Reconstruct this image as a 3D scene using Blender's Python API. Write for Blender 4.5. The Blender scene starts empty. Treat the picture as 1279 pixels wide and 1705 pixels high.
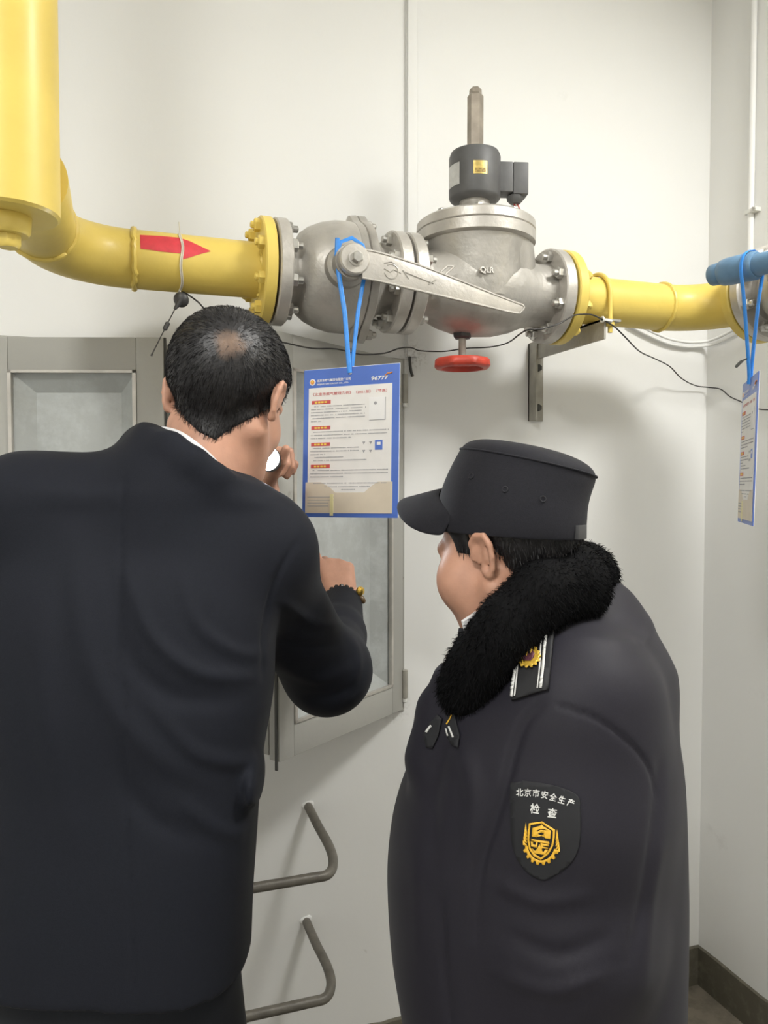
import bpy, bmesh, math, random
import numpy as np
from mathutils import Vector, Matrix
random.seed(7)
rng = np.random.default_rng(11)
SC = bpy.context.scene
COL = SC.collection

# ---------------------------------------------------------------- camera
FPX, CX, CY = 1281.0, 639.5, 852.5            # focal length and centre in the 1279x1705 frame
DIST, EYE = 1.90, 1.55                        # camera to back wall (y = 0), eye height
YAW, PIT = math.radians(19.0), math.radians(2.0)
FW = np.array([math.sin(YAW) * math.cos(PIT), math.cos(YAW) * math.cos(PIT), -math.sin(PIT)])
RT = np.array([math.cos(YAW), -math.sin(YAW), 0.0])
UPV = np.cross(RT, FW)
CAM = np.array([0.0, -DIST, EYE])
FH = np.array([math.sin(YAW), math.cos(YAW), 0.0])   # horizontal forward
cd = bpy.data.cameras.new('camera')
cam = bpy.data.objects.new('camera', cd)
COL.objects.link(cam)
cd.sensor_fit = 'VERTICAL'
cd.sensor_height = 36.0
cd.lens = FPX / 1705.0 * 36.0
cd.clip_start = 0.05
cam.matrix_world = Matrix(((RT[0], UPV[0], -FW[0], CAM[0]), (RT[1], UPV[1], -FW[1], CAM[1]),
                           (RT[2], UPV[2], -FW[2], CAM[2]), (0, 0, 0, 1)))
SC.camera = cam

# ---------------------------------------------------------------- world, exposure
w = bpy.data.worlds.new('world'); SC.world = w
w.use_nodes = True
w.node_tree.nodes['Background'].inputs[0].default_value = (1, 1, 1, 1)
w.node_tree.nodes['Background'].inputs[1].default_value = 0.0
SC.view_settings.view_transform = 'Standard'
SC.view_settings.look = 'None'
SC.view_settings.gamma = 1.0
SC.view_settings.use_curve_mapping = False
SC.view_settings.exposure = 0.15

CEIL = 3.20
XR, XL, YB = 1.69, -1.6, -3.3                 # right wall, left wall, wall behind the camera
LAMPS = [((1.42, -1.45, CEIL - 0.16), 33.0), ((-0.75, -2.3, CEIL - 0.16), 44.0)]  # second entry is an added, unseen fill for surfaces facing the camera
def area_light(name, loc, energy, size=0.46):
    ld = bpy.data.lights.new(name, 'AREA')
    ld.shape = 'DISK'; ld.size = size; ld.energy = energy; ld.color = (1.0, 0.99, 0.96)
    ld.spread = math.radians(180)
    lo = bpy.data.objects.new(name, ld)
    lo.location = loc
    COL.objects.link(lo)
    return lo
for p, e in LAMPS:
    area_light('ceiling_lamp_right_offscreen' if p[0] > 0 else 'fill_light_rear_offscreen', p, e)

# ---------------------------------------------------------------- pixel helpers (1279x1705 frame)
def ray(x, y): return FW + RT * ((x - CX) / FPX) + UPV * ((CY - y) / FPX)
def atY(x, y, Y): r = ray(x, y); return CAM + r * ((Y - CAM[1]) / r[1])
def atX(x, y, X): r = ray(x, y); return CAM + r * ((X - CAM[0]) / r[0])
def atZ(x, y, Z): r = ray(x, y); return CAM + r * ((Z - CAM[2]) / r[2])
def P(x, y, d): return CAM + ray(x, y) * d

# ---------------------------------------------------------------- materials
def nt(name):
    m = bpy.data.materials.new(name); m.use_nodes = True
    return m, m.node_tree.nodes, m.node_tree.links, m.node_tree.nodes['Principled BSDF']
def lin(r, g, b):
    f = lambda c: ((c / 255 + 0.055) / 1.055) ** 2.4 if c > 10 else c / 255 / 12.92
    return (f(r), f(g), f(b), 1)
def mat(name, col, rough=0.5, metal=0.0, var=0.12, scale=30, bump=0.0, bscale=120, spec=0.5, sheen=0, coat=0, stretch=None, detail=4):
    m, N, L, B = nt(name)
    tc = N.new('ShaderNodeTexCoord')
    src = tc.outputs['Object']
    if stretch:
        mp = N.new('ShaderNodeMapping'); mp.inputs['Scale'].default_value = stretch
        L.new(src, mp.inputs[0]); src = mp.outputs[0]
    n = N.new('ShaderNodeTexNoise'); n.inputs['Scale'].default_value = scale; n.inputs['Detail'].default_value = detail
    L.new(src, n.inputs['Vector'])
    r = N.new('ShaderNodeValToRGB')
    c = col
    r.color_ramp.elements[0].position = 0.3; r.color_ramp.elements[1].position = 0.72
    r.color_ramp.elements[0].color = (c[0] * (1 - var), c[1] * (1 - var), c[2] * (1 - var), 1)
    r.color_ramp.elements[1].color = (min(1, c[0] * (1 + var)), min(1, c[1] * (1 + var)), min(1, c[2] * (1 + var)), 1)
    L.new(n.outputs[0], r.inputs[0]); L.new(r.outputs[0], B.inputs['Base Color'])
    B.inputs['Roughness'].default_value = rough; B.inputs['Metallic'].default_value = metal
    B.inputs['Specular IOR Level'].default_value = spec
    if sheen: B.inputs['Sheen Weight'].default_value = sheen; B.inputs['Sheen Roughness'].default_value = 0.5
    if coat: B.inputs['Coat Weight'].default_value = coat; B.inputs['Coat Roughness'].default_value = 0.2
    if bump:
        n2 = N.new('ShaderNodeTexNoise'); n2.inputs['Scale'].default_value = bscale; n2.inputs['Detail'].default_value = 5
        L.new(src, n2.inputs['Vector'])
        b = N.new('ShaderNodeBump'); b.inputs['Strength'].default_value = bump; b.inputs['Distance'].default_value = 0.004
        L.new(n2.outputs[0], b.inputs['Height']); L.new(b.outputs[0], B.inputs['Normal'])
    return m
def stained(name, base, spots, rough=0.7, sc=9, thr=(0.60, 0.72), amt=0.5, bump=0.05, big=(0.93, 1.03), local=None, gloss=0.4):
    """painted surface: broad uneven tone, sparse stains of another colour, optional dirt patches at points"""
    m, N, L, B = nt(name)
    g = N.new('ShaderNodeNewGeometry')
    pos = g.outputs['Position']
    a = N.new('ShaderNodeTexNoise'); a.inputs['Scale'].default_value = 1.3; a.inputs['Detail'].default_value = 3; L.new(pos, a.inputs['Vector'])
    ra = N.new('ShaderNodeValToRGB')
    for e, k, p in zip(ra.color_ramp.elements, big, (0.35, 0.65)):
        e.position = p; e.color = (base[0] * k, base[1] * k, base[2] * k, 1)
    L.new(a.outputs[0], ra.inputs[0])
    s = N.new('ShaderNodeTexNoise'); s.inputs['Scale'].default_value = sc; s.inputs['Detail'].default_value = 8; s.inputs['Roughness'].default_value = 0.65; L.new(pos, s.inputs['Vector'])
    rs = N.new('ShaderNodeValToRGB'); rs.color_ramp.elements[0].position = thr[0]; rs.color_ramp.elements[1].position = thr[1]
    rs.color_ramp.elements[0].color = (0, 0, 0, 1); rs.color_ramp.elements[1].color = (amt, amt, amt, 1)
    L.new(s.outputs[0], rs.inputs[0])
    fac = rs.outputs[0]
    for (c, rad, k, fine) in (local or []):
        v = N.new('ShaderNodeVectorMath'); v.operation = 'DISTANCE'; L.new(pos, v.inputs[0]); v.inputs[1].default_value = c
        mr = N.new('ShaderNodeMapRange'); mr.inputs[1].default_value = 0; mr.inputs[2].default_value = rad; mr.inputs[3].default_value = k; mr.inputs[4].default_value = 0
        L.new(v.outputs['Value'], mr.inputs[0])
        fn = N.new('ShaderNodeTexNoise'); fn.inputs['Scale'].default_value = fine; fn.inputs['Detail'].default_value = 6; L.new(pos, fn.inputs['Vector'])
        fr = N.new('ShaderNodeMapRange'); fr.inputs[1].default_value = 0.5; fr.inputs[2].default_value = 0.62; L.new(fn.outputs[0], fr.inputs[0])
        mu = N.new('ShaderNodeMath'); mu.operation = 'MULTIPLY'; L.new(mr.outputs[0], mu.inputs[0]); L.new(fr.outputs[0], mu.inputs[1])
        mx = N.new('ShaderNodeMath'); mx.operation = 'MAXIMUM'; L.new(fac, mx.inputs[0]); L.new(mu.outputs[0], mx.inputs[1]); fac = mx.outputs[0]
    mix = N.new('ShaderNodeMix'); mix.data_type = 'RGBA'
    L.new(fac, mix.inputs[0]); L.new(ra.outputs[0], mix.inputs[6]); mix.inputs[7].default_value = spots
    L.new(mix.outputs[2], B.inputs['Base Color'])
    B.inputs['Roughness'].default_value = rough; B.inputs['Specular IOR Level'].default_value = gloss
    n2 = N.new('ShaderNodeTexNoise'); n2.inputs['Scale'].default_value = 14; n2.inputs['Detail'].default_value = 6; L.new(pos, n2.inputs['Vector'])
    b = N.new('ShaderNodeBump'); b.inputs['Strength'].default_value = bump; b.inputs['Distance'].default_value = 0.02
    L.new(n2.outputs[0], b.inputs['Height']); L.new(b.outputs[0], B.inputs['Normal'])
    return m
def emit(name, col, s):
    m, N, L, B = nt(name)
    B.inputs['Base Color'].default_value = col; B.inputs['Emission Color'].default_value = col; B.inputs['Emission Strength'].default_value = s
    return m

smudge = tuple(atY(955, 438, 0.0))
M = {}
M['wall'] = stained('wall_paint', (0.79, 0.79, 0.77, 1), (0.42, 0.40, 0.36, 1), sc=7, thr=(0.66, 0.80), amt=0.25, bump=0.06, big=(0.99, 1.0),
                    local=[(smudge, 0.035, 1.0, 160), (tuple(atY(688, 592, 0)), 0.05, 0.8, 120), (tuple(atY(605, 1587, 0)), 0.012, 1.0, 60), (tuple(atY(660, 1180, 0)), 0.05, 0.5, 90)])
M['ceiling'] = mat('ceiling_paint', (0.80, 0.79, 0.76, 1), 0.8, var=0.03, scale=2)
M['skirt'] = stained('skirting_paint', (0.115, 0.105, 0.078, 1), (0.22, 0.20, 0.16, 1), sc=25, thr=(0.5, 0.75), amt=0.7, bump=0.2, big=(0.75, 1.25), rough=0.55)
M['floor'] = stained('floor_concrete', (0.20, 0.175, 0.135, 1), (0.09, 0.08, 0.06, 1), sc=16, thr=(0.45, 0.7), amt=0.9, bump=0.2, big=(0.8, 1.2), rough=0.7)
M['yellow'] = mat('yellow_enamel', (0.72, 0.545, 0.125, 1), 0.44, var=0.07, scale=9, bump=0.12, bscale=55, spec=0.4, coat=0.08)
M['steel'] = mat('cast_steel_grey', (0.44, 0.42, 0.385, 1), 0.42, 0.45, var=0.18, scale=14, bump=0.25, bscale=90)
M['steel_light'] = mat('machined_steel', (0.52, 0.495, 0.455, 1), 0.38, 0.45, var=0.14, scale=22, bump=0.15, bscale=160)
M['zinc'] = mat('zinc_bolt', (0.55, 0.54, 0.51, 1), 0.3, 0.85, var=0.15, scale=60)
M['gasket'] = mat('gasket_black', (0.03, 0.03, 0.03, 1), 0.7)
M['bracket'] = mat('bracket_grey_paint', (0.36, 0.345, 0.30, 1), 0.5, 0.15, var=0.15, scale=25, bump=0.2)
M['cab'] = stained('cabinet_grey_paint', (0.40, 0.395, 0.365, 1), (0.16, 0.14, 0.11, 1), sc=22, thr=(0.66, 0.78), amt=0.6, bump=0.1, rough=0.5, big=(0.92, 1.06))
M['galv'] = stained('galvanised_sheet', (0.42, 0.44, 0.43, 1), (0.62, 0.66, 0.66, 1), sc=18, thr=(0.45, 0.75), amt=0.6, bump=0.12, rough=0.38, gloss=0.8, big=(0.82, 1.12))
M['rung'] = mat('rung_grey_paint', (0.15, 0.138, 0.115, 1), 0.45, 0.1, var=0.2, scale=30, bump=0.25)
M['black_plastic'] = mat('black_plastic', (0.045, 0.045, 0.047, 1), 0.45, var=0.1)
M['coil'] = mat('coil_grey_plastic', (0.09, 0.09, 0.09, 1), 0.5, var=0.12, scale=40)
M['red'] = mat('red_enamel', (0.55, 0.06, 0.035, 1), 0.4, var=0.15, bump=0.15)
M['red_paint'] = mat('red_stencil_paint', (0.62, 0.045, 0.06, 1), 0.5, var=0.12, scale=60)
M['white_plastic'] = mat('white_plastic', (0.72, 0.72, 0.68, 1), 0.4, var=0.04)
M['brass'] = mat('brass_plate', (0.62, 0.47, 0.15, 1), 0.35, 0.5, var=0.2, scale=90)
M['label_grey'] = mat('silver_label', (0.55, 0.55, 0.53, 1), 0.4, 0.1, var=0.1, scale=80)
M['wire'] = mat('black_cable', (0.03, 0.028, 0.026, 1), 0.5)
M['string'] = mat('white_string', (0.66, 0.62, 0.52, 1), 0.8)
M['red_wire'] = mat('red_wire', (0.45, 0.05, 0.05, 1), 0.5)
M['strap'] = mat('blue_strap', (0.035, 0.25, 0.74, 1), 0.4, var=0.1, scale=90)
M['grip'] = mat('blue_grip', (0.12, 0.23, 0.36, 1), 0.42, var=0.12, bump=0.1)
M['blue'] = mat('placard_blue', (0.085, 0.18, 0.60, 1), 0.35, var=0.1, scale=6)
M['paper'] = mat('placard_paper', (0.83, 0.82, 0.80, 1), 0.4, var=0.03)
M['tan'] = mat('placard_tan', (0.70, 0.62, 0.50, 1), 0.4, var=0.04)
M['print_grey'] = mat('print_grey', (0.36, 0.36, 0.38, 1), 0.6, var=0.05)
M['print_red'] = mat('print_red', (0.58, 0.09, 0.09, 1), 0.6, var=0.05)
M['print_white'] = mat('print_white', (0.85, 0.85, 0.85, 1), 0.5, var=0.03)
M['print_orange'] = mat('print_orange', (0.8, 0.3, 0.06, 1), 0.5, var=0.05)
M['gold_print'] = mat('print_gold', (0.85, 0.62, 0.10, 1), 0.5, var=0.05)
M['tag_yellow'] = mat('pale_yellow_clip', (0.75, 0.70, 0.38, 1), 0.45, var=0.05)
M['dark'] = mat('dark_parts_and_gap_shade', (0.06, 0.06, 0.055, 1), 0.7)  # small dark parts; also paints the shadow gap along the door edges

# ---------------------------------------------------------------- object helpers
def link_mesh(name, verts, faces, material, parent=None, smooth=40, bevel=0.0, bseg=2):
    me = bpy.data.meshes.new(name)
    me.from_pydata([tuple(map(float, v)) for v in verts], [], [tuple(f) for f in faces])
    me.update()
    if bevel > 0:
        bm = bmesh.new(); bm.from_mesh(me)
        bmesh.ops.remove_doubles(bm, verts=bm.verts, dist=1e-6)
        ed = [e for e in bm.edges if len(e.link_faces) == 2 and e.calc_face_angle(0) > math.radians(28)]
        bmesh.ops.bevel(bm, geom=ed, offset=bevel, segments=bseg, affect='EDGES', profile=0.6, clamp_overlap=True)
        bm.to_mesh(me); bm.free()
    bm = bmesh.new(); bm.from_mesh(me)
    bmesh.ops.recalc_face_normals(bm, faces=bm.faces); bm.to_mesh(me); bm.free()
    if smooth:
        me.polygons.foreach_set('use_smooth', [True] * len(me.polygons))
        me.set_sharp_from_angle(angle=math.radians(smooth))
    me.materials.append(material)
    o = bpy.data.objects.new(name, me)
    COL.objects.link(o)
    if parent is not None:
        o.parent = parent
        o.matrix_parent_inverse = Matrix.Translation(-parent.location)
    return o
def thing(name, label, cat, loc, group=None):
    o = bpy.data.objects.new(name, None); o.empty_display_size = 0.05
    o.location = tuple(map(float, loc)); COL.objects.link(o)
    return tag(o, label, cat, group)
def tag(o, label, cat, group=None):
    o['label'] = label; o['category'] = cat
    if group: o['group'] = group
    return o
def structure(o):
    o['kind'] = 'structure'; return o

class MB:
    """collects geometry for ONE part"""
    def __init__(s): s.v = []; s.f = []
    def add(s, vs, fs):
        b = len(s.v); s.v += [np.asarray(v, float) for v in vs]; s.f += [tuple(i + b for i in f) for f in fs]; return s
    def box(s, lo, hi):
        x0, y0, z0 = lo; x1, y1, z1 = hi
        return s.add([(x0, y0, z0), (x1, y0, z0), (x1, y1, z0), (x0, y1, z0), (x0, y0, z1), (x1, y0, z1), (x1, y1, z1), (x0, y1, z1)],
                     [(0, 3, 2, 1), (4, 5, 6, 7), (0, 1, 5, 4), (1, 2, 6, 5), (2, 3, 7, 6), (3, 0, 4, 7)])
    def obox(s, o, u, v, n, a, b, c):
        """box at origin o spanning a*u, b*v, c*n (each (lo, hi))"""
        vs = [np.asarray(o) + u * i + v * j + n * k for k in c for (i, j) in ((a[0], b[0]), (a[1], b[0]), (a[1], b[1]), (a[0], b[1]))]
        return s.add(vs, [(0, 3, 2, 1), (4, 5, 6, 7), (0, 1, 5, 4), (1, 2, 6, 5), (2, 3, 7, 6), (3, 0, 4, 7)])
    def lathe(s, o, ax, prof, n=32, ref=None, rfun=None):
        """prof: list of (t along axis, radius)"""
        o = np.asarray(o, float); ax = np.asarray(ax, float); ax = ax / np.linalg.norm(ax)
        r0 = np.asarray(ref if ref is not None else ((0, 0, 1) if abs(ax[2]) < 0.9 else (1, 0, 0)), float)
        e1 = r0 - ax * (r0 @ ax); e1 /= np.linalg.norm(e1); e2 = np.cross(ax, e1)
        vs = []; fs = []
        for t, r in prof:
            for k in range(n):
                a = 2 * math.pi * k / n
                rr = r if rfun is None else rfun(t, r, a)
                vs.append(o + ax * t + (e1 * math.cos(a) + e2 * math.sin(a)) * rr)
        m = len(prof)
        for i in range(m - 1):
            for k in range(n):
                k2 = (k + 1) % n
                fs.append((i * n + k, i * n + k2, (i + 1) * n + k2, (i + 1) * n + k))
        fs.append(tuple(range(n - 1, -1, -1))); fs.append(tuple((m - 1) * n + k for k in range(n)))
        return s.add(vs, fs)
    def tube(s, pts, r, n=10, closed=False, flat=None, flatdir=None):
        pts = [np.asarray(p, float) for p in pts]; m = len(pts)
        rs = r if hasattr(r, '__len__') else [r] * m
        tg = []
        for i in range(m):
            a = pts[(i - 1) % m] if (i > 0 or closed) else pts[i]; b = pts[(i + 1) % m] if (i < m - 1 or closed) else pts[i]
            d = b - a; tg.append(d / (np.linalg.norm(d) + 1e-12))
        up = np.array([0, 0, 1.0]) if abs(tg[0][2]) < 0.9 else np.array([1.0, 0, 0])
        if flatdir is not None: up = np.asarray(flatdir, float)
        vs = []; fs = []
        for i in range(m):
            t = tg[i]
            base = np.asarray(flatdir, float) if flatdir is not None else up
            e1 = base - t * (base @ t); e1 /= np.linalg.norm(e1) + 1e-12; up = e1; e2 = np.cross(t, e1)
            for k in range(n):
                a = 2 * math.pi * k / n
                f = flat if flat else 1.0
                vs.append(pts[i] + (e1 * math.cos(a) * f + e2 * math.sin(a)) * rs[i])
        for i in range(m if closed else m - 1):
            j = (i + 1) % m
            for k in range(n):
                k2 = (k + 1) % n
                fs.append((i * n + k, i * n + k2, j * n + k2, j * n + k))
        if not closed:
            fs.append(tuple(range(n - 1, -1, -1))); fs.append(tuple((m - 1) * n + k for k in range(n)))
        return s.add(vs, fs)
    def prism(s, poly, o, u, v, n, c):
        """extrude 2D polygon (in u, v) from c[0] to c[1] along n"""
        o = np.asarray(o, float); k = len(poly)
        vs = [o + u * p[0] + v * p[1] + n * c[0] for p in poly] + [o + u * p[0] + v * p[1] + n * c[1] for p in poly]
        fs = [tuple(range(k - 1, -1, -1)), tuple(range(k, 2 * k))] + [(i, (i + 1) % k, k + (i + 1) % k, k + i) for i in range(k)]
        return s.add(vs, fs)
    def build(s, name, material, parent=None, **kw):
        return link_mesh(name, s.v, s.f, material, parent, **kw)
def smooth_path(pts, n=8, closed=False):
    """Catmull-Rom through the points"""
    p = [np.asarray(q, float) for q in pts]; m = len(p); out = []
    for i in range(m if closed else m - 1):
        if closed: a, b, c, d = p[(i - 1) % m], p[i], p[(i + 1) % m], p[(i + 2) % m]
        else: a, b, c, d = p[max(i - 1, 0)], p[i], p[i + 1], p[min(i + 2, m - 1)]
        for k in range(n):
            t = k / n
            out.append(0.5 * ((2 * b) + (c - a) * t + (2 * a - 5 * b + 4 * c - d) * t * t + (3 * b - a - 3 * c + d) * t ** 3))
    if not closed: out.append(p[-1])
    return out
ux, uy, uz = np.array([1.0, 0, 0]), np.array([0, 1.0, 0]), np.array([0, 0, 1.0])
_tx = {}
def text_mesh(s, bold=0.0):
    """2D vertices (unit height) and faces of a line of lettering"""
    if (s, bold) in _tx: return _tx[(s, bold)]
    c = bpy.data.curves.new('lettering', 'FONT'); c.body = s; c.size = 1.0; c.offset = bold; c.resolution_u = 3
    o = bpy.data.objects.new('lettering', c); COL.objects.link(o)
    me = bpy.data.meshes.new_from_object(o.evaluated_get(bpy.context.evaluated_depsgraph_get()))
    v = np.array([tuple(x.co)[:2] for x in me.vertices]) if len(me.vertices) else np.zeros((0, 2))
    f = [tuple(p.vertices) for p in me.polygons]
    bpy.data.objects.remove(o); bpy.data.curves.remove(c); bpy.data.meshes.remove(me)
    _tx[(s, bold)] = (v, f)
    return v, f

# ================================================================ ROOM
hx0, hx1, hz0, hz1 = -0.30, 0.71, 0.950, 1.880          # cabinet opening in the back wall
T = 0.12
def wall_piece(mb, x0, x1, z0, z1, y0=0.0, y1=T): mb.box((x0, y0, z0), (x1, y1, z1))
b = MB()
wall_piece(b, XL - T, hx0, 0, CEIL); wall_piece(b, hx1, XR + T, 0, CEIL); wall_piece(b, hx0, hx1, 0, hz0); wall_piece(b, hx0, hx1, hz1, CEIL)
structure(b.build('wall_back', M['wall'], smooth=0))
structure(MB().box((XR, YB, 0), (XR + T, 0, CEIL)).build('wall_right', M['wall'], smooth=0))
structure(MB().box((XL - T, YB, 0), (XL, 0, CEIL)).build('wall_left', M['wall'], smooth=0))
structure(MB().box((XL - T, YB - T, 0), (XR + T, YB, CEIL)).build('wall_front', M['wall'], smooth=0))
structure(MB().box((XL - T, YB - T, -0.1), (XR + T, T, 0)).build('floor', M['floor'], smooth=0))
structure(MB().box((XL - T, YB - T, CEIL), (XR + T, T, CEIL + 0.1)).build('ceiling', M['ceiling'], smooth=0))
def skirting(name, p0, p1, nrm):
    """painted skirting band with a hand-painted, uneven upper edge"""
    p0 = np.asarray(p0, float); p1 = np.asarray(p1, float); L = np.linalg.norm(p1 - p0); u = (p1 - p0) / L; n = int(L / 0.02)
    r = np.random.default_rng(3); h = 0.12 + np.convolve(r.normal(0, 0.0035, n + 5), np.ones(5) / 5, 'valid')
    vs = []; fs = []
    for i in range(n + 1):
        q = p0 + u * (L * i / n)
        vs += [q, q + nrm * 0.008, q + nrm * 0.008 + uz * (h[i] - 0.003), q + uz * h[i]]
    for i in range(n):
        a = 4 * i
        fs += [(a + 1, a + 5, a + 6, a + 2), (a + 2, a + 6, a + 7, a + 3), (a + 0, a + 3, a + 7, a + 4)]
    return structure(link_mesh(name, vs, fs, M['skirt'], smooth=0))
skirting('baseboard_back', (XL, 0, 0), (XR, 0, 0), -uy)
skirting('baseboard_right', (XR, YB, 0), (XR, 0, 0), -ux)

for p, e in LAMPS:  # the rear housing is added to go with the fill light
    t = thing('ceiling_lamp', 'round white bulkhead lamp on the ceiling ' + ('near the right wall' if p[0] > 0 else 'behind the two people, added for the fill light'), 'lamp', (p[0], p[1], CEIL))
    MB().lathe((p[0], p[1], CEIL), -uz, [(0, 0.12), (0.03, 0.15), (0.10, 0.165), (0.105, 0.165)], n=36).build('housing', M['white_plastic'], t)
    MB().lathe((p[0], p[1], CEIL - 0.105), -uz, [(0, 0.16), (0.02, 0.158), (0.045, 0.13), (0.05, 0.0001)], n=36).build('diffuser', M['white_plastic'], t)

# white trunking on the back wall and conduit on the right wall
cx = 0.728
t = thing('wall_trunking', 'thin white cable trunking running up the back wall behind the valves', 'trunking', (cx, 0, 1.885))
MB().box((cx - 0.013, -0.014, 1.885), (cx + 0.013, 0, CEIL)).build('cover', M['wall'], t, bevel=0.002)
MB().box((cx - 0.016, -0.006, 1.885), (cx + 0.016, -0.0002, CEIL)).build('base', M['wall'], t)
MB().tube(smooth_path([(cx - 0.004, -0.006, 1.93), (cx - 0.006, -0.010, 1.88), (cx - 0.002, -0.008, 1.85), (cx + 0.004, -0.006, 1.835)], 5), 0.004, n=6).build('cable_end', M['dark'], t)
q0, q1 = atX(1262, 0, XR), atX(1252, 420, XR)
cy_ = float(q0[1]) * 0.5 + float(q1[1]) * 0.5
t = thing('wall_conduit', 'white painted conduit running up the right wall above the blue handle', 'conduit', (XR - 0.02, cy_, 1.9))
MB().tube([(XR - 0.009, cy_, 2.03), (XR - 0.009, cy_, CEIL)], 0.0085, n=14).build('tube', M['wall'], t)
zc = float(atX(1258, 352, XR)[2])
MB().obox((XR, cy_, zc), ux, uy, uz, (-0.020, 0), (-0.028, 0.014), (-0.006, 0.006)).build('clamp', M['white_plastic'], t, bevel=0.002)
MB().lathe((XR - 0.020, cy_ - 0.021, zc), -ux, [(0, 0.006), (0.004, 0.006), (0.006, 0.003)], n=8).build('screw', M['zinc'], t)

# ================================================================ WALL CABINET
cab = thing('wall_cabinet', 'grey steel cabinet let into the white back wall, both doors ajar', 'cabinet', ((hx0 + hx1) / 2, 0, hz0))
DP = 0.115
MB().box((hx0, DP - 0.003, hz0), (hx1, DP, hz1)).build('back_panel', M['galv'], cab)
f = MB(); fw = 0.028
f.box((hx0, -0.004, hz0), (hx0 + fw, DP, hz1)); f.box((hx1 - fw, -0.004, hz0), (hx1, DP, hz1))
f.box((hx0 + fw, -0.004, hz0), (hx1 - fw, DP, hz0 + fw)); f.box((hx0 + fw, -0.004, hz1 - fw), (hx1 - fw, DP, hz1))
f.build('frame', M['cab'], cab, bevel=0.002)
MB().box((0.17, 0.004, hz0 + fw), (0.235, 0.04, hz1 - fw)).build('mullion', M['cab'], cab, bevel=0.002)
MB().box((0.40, 0.05, 1.25), (0.60, DP - 0.005, 1.50)).build('meter_box', M['white_plastic'], cab, bevel=0.01)
def door(hinge, free, z0, z1, out, stile, rail, label):
    """framed leaf with a recessed galvanised panel; hinge and free are the outer face's bottom corners"""
    h = np.array([hinge[0], hinge[1], 0.0]); e = np.array([free[0], free[1], 0.0])
    L = np.linalg.norm(e - h); u = (e - h) / L; n = np.asarray(out, float)
    th = 0.030
    d = MB().obox(h, u, uz, -n, (0, stile), (z0, z1), (0, th)).build('door', M['cab'], cab, bevel=0.0025)
    d.name = 'door'; d['label'] = label
    MB().obox(h, u, uz, -n, (L - stile, L), (z0, z1), (0, th)).build('stile', M['cab'], d, bevel=0.0025)
    MB().obox(h, u, uz, -n, (stile, L - stile), (z1 - rail, z1), (0, th)).build('top_rail', M['cab'], d, bevel=0.0025)
    MB().obox(h, u, uz, -n, (stile, L - stile), (z0, z0 + rail), (0, th)).build('bottom_rail', M['cab'], d, bevel=0.0025)
    # recessed pan: sloping sides down to a flat sheet
    a0, a1, c0, c1 = stile, L - stile, z0 + rail, z1 - rail; s_ = 0.045
    vs = [h + u * a + uz * c - n * 0.006 for a, c in ((a0, c0), (a1, c0), (a1, c1), (a0, c1))]
    vs += [h + u * a + uz * c - n * 0.040 for a, c in ((a0 + s_, c0 + s_), (a1 - s_, c0 + s_), (a1 - s_, c1 - s_), (a0 + s_, c1 - s_))]
    vs += [v - n * 0.002 for v in vs]
    fs = [(4, 5, 6, 7)] + [(i, (i + 1) % 4, 4 + (i + 1) % 4, 4 + i) for i in range(4)]
    fs += [tuple(i + 8 for i in q[::-1]) for q in fs] + [(i, i + 8, (i + 1) % 4 + 8, (i + 1) % 4) for i in range(4)]
    link_mesh('panel', vs, fs, M['galv'], d, smooth=20)
    # lip strip around the panel and dark strip painting the shadow gap at the free side
    lip = MB()
    lip.obox(h, u, uz, -n, (a0, a0 + 0.008), (c0, c1), (-0.003, 0.006)); lip.obox(h, u, uz, -n, (a1 - 0.008, a1), (c0, c1), (-0.003, 0.006))
    lip.obox(h, u, uz, -n, (a0, a1), (c1 - 0.006, c1), (-0.003, 0.006)); lip.obox(h, u, uz, -n, (a0, a1), (c0, c0 + 0.006), (-0.003, 0.006))
    lip.build('lip', M['steel_light'], d)
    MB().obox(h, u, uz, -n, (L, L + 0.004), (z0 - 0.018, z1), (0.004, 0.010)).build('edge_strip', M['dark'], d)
    MB().obox(h, u, uz, -n, (L - 0.03, L + 0.002), (z0 + 0.01, z1 - 0.01), (th, th + 0.022)).build('closing_flange', M['cab'], d, bevel=0.002)
    for z in (z0 + 0.03, z1 - 0.11):
        MB().lathe(h + n * 0.003 - u * 0.004 + uz * z, uz, [(0, 0.006), (0.001, 0.008), (0.075, 0.008), (0.076, 0.006)], n=12).build('hinge', M['bracket'], d)
        MB().lathe(h + n * 0.003 - u * 0.004 + uz * (z - 0.012), uz, [(0, 0.004), (0.003, 0.007), (0.012, 0.007)], n=10).build('hinge_pin', M['white_plastic'], d)
    return d, h, u, n, L
uR = np.array([-0.807, -0.590, 0]); nR = np.array([0.590, -0.807, 0])
dR, hR, uR, nR, LR = door((0.703, -0.012), (0.318, -0.290), 0.957, 1.874, nR, 0.048, 0.072, 'grey framed steel door leaf swung further open')
uL = np.array([0.95, -0.31, 0]); uL /= np.linalg.norm(uL)
dL, hL, uL, nL, LL = door((-0.285, -0.012), (-0.285 + 0.40 * uL[0], -0.012 + 0.40 * uL[1]), 0.957, 1.874, (uL[1], -uL[0], 0), 0.060, 0.072, 'grey framed steel door leaf only slightly open')
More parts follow.
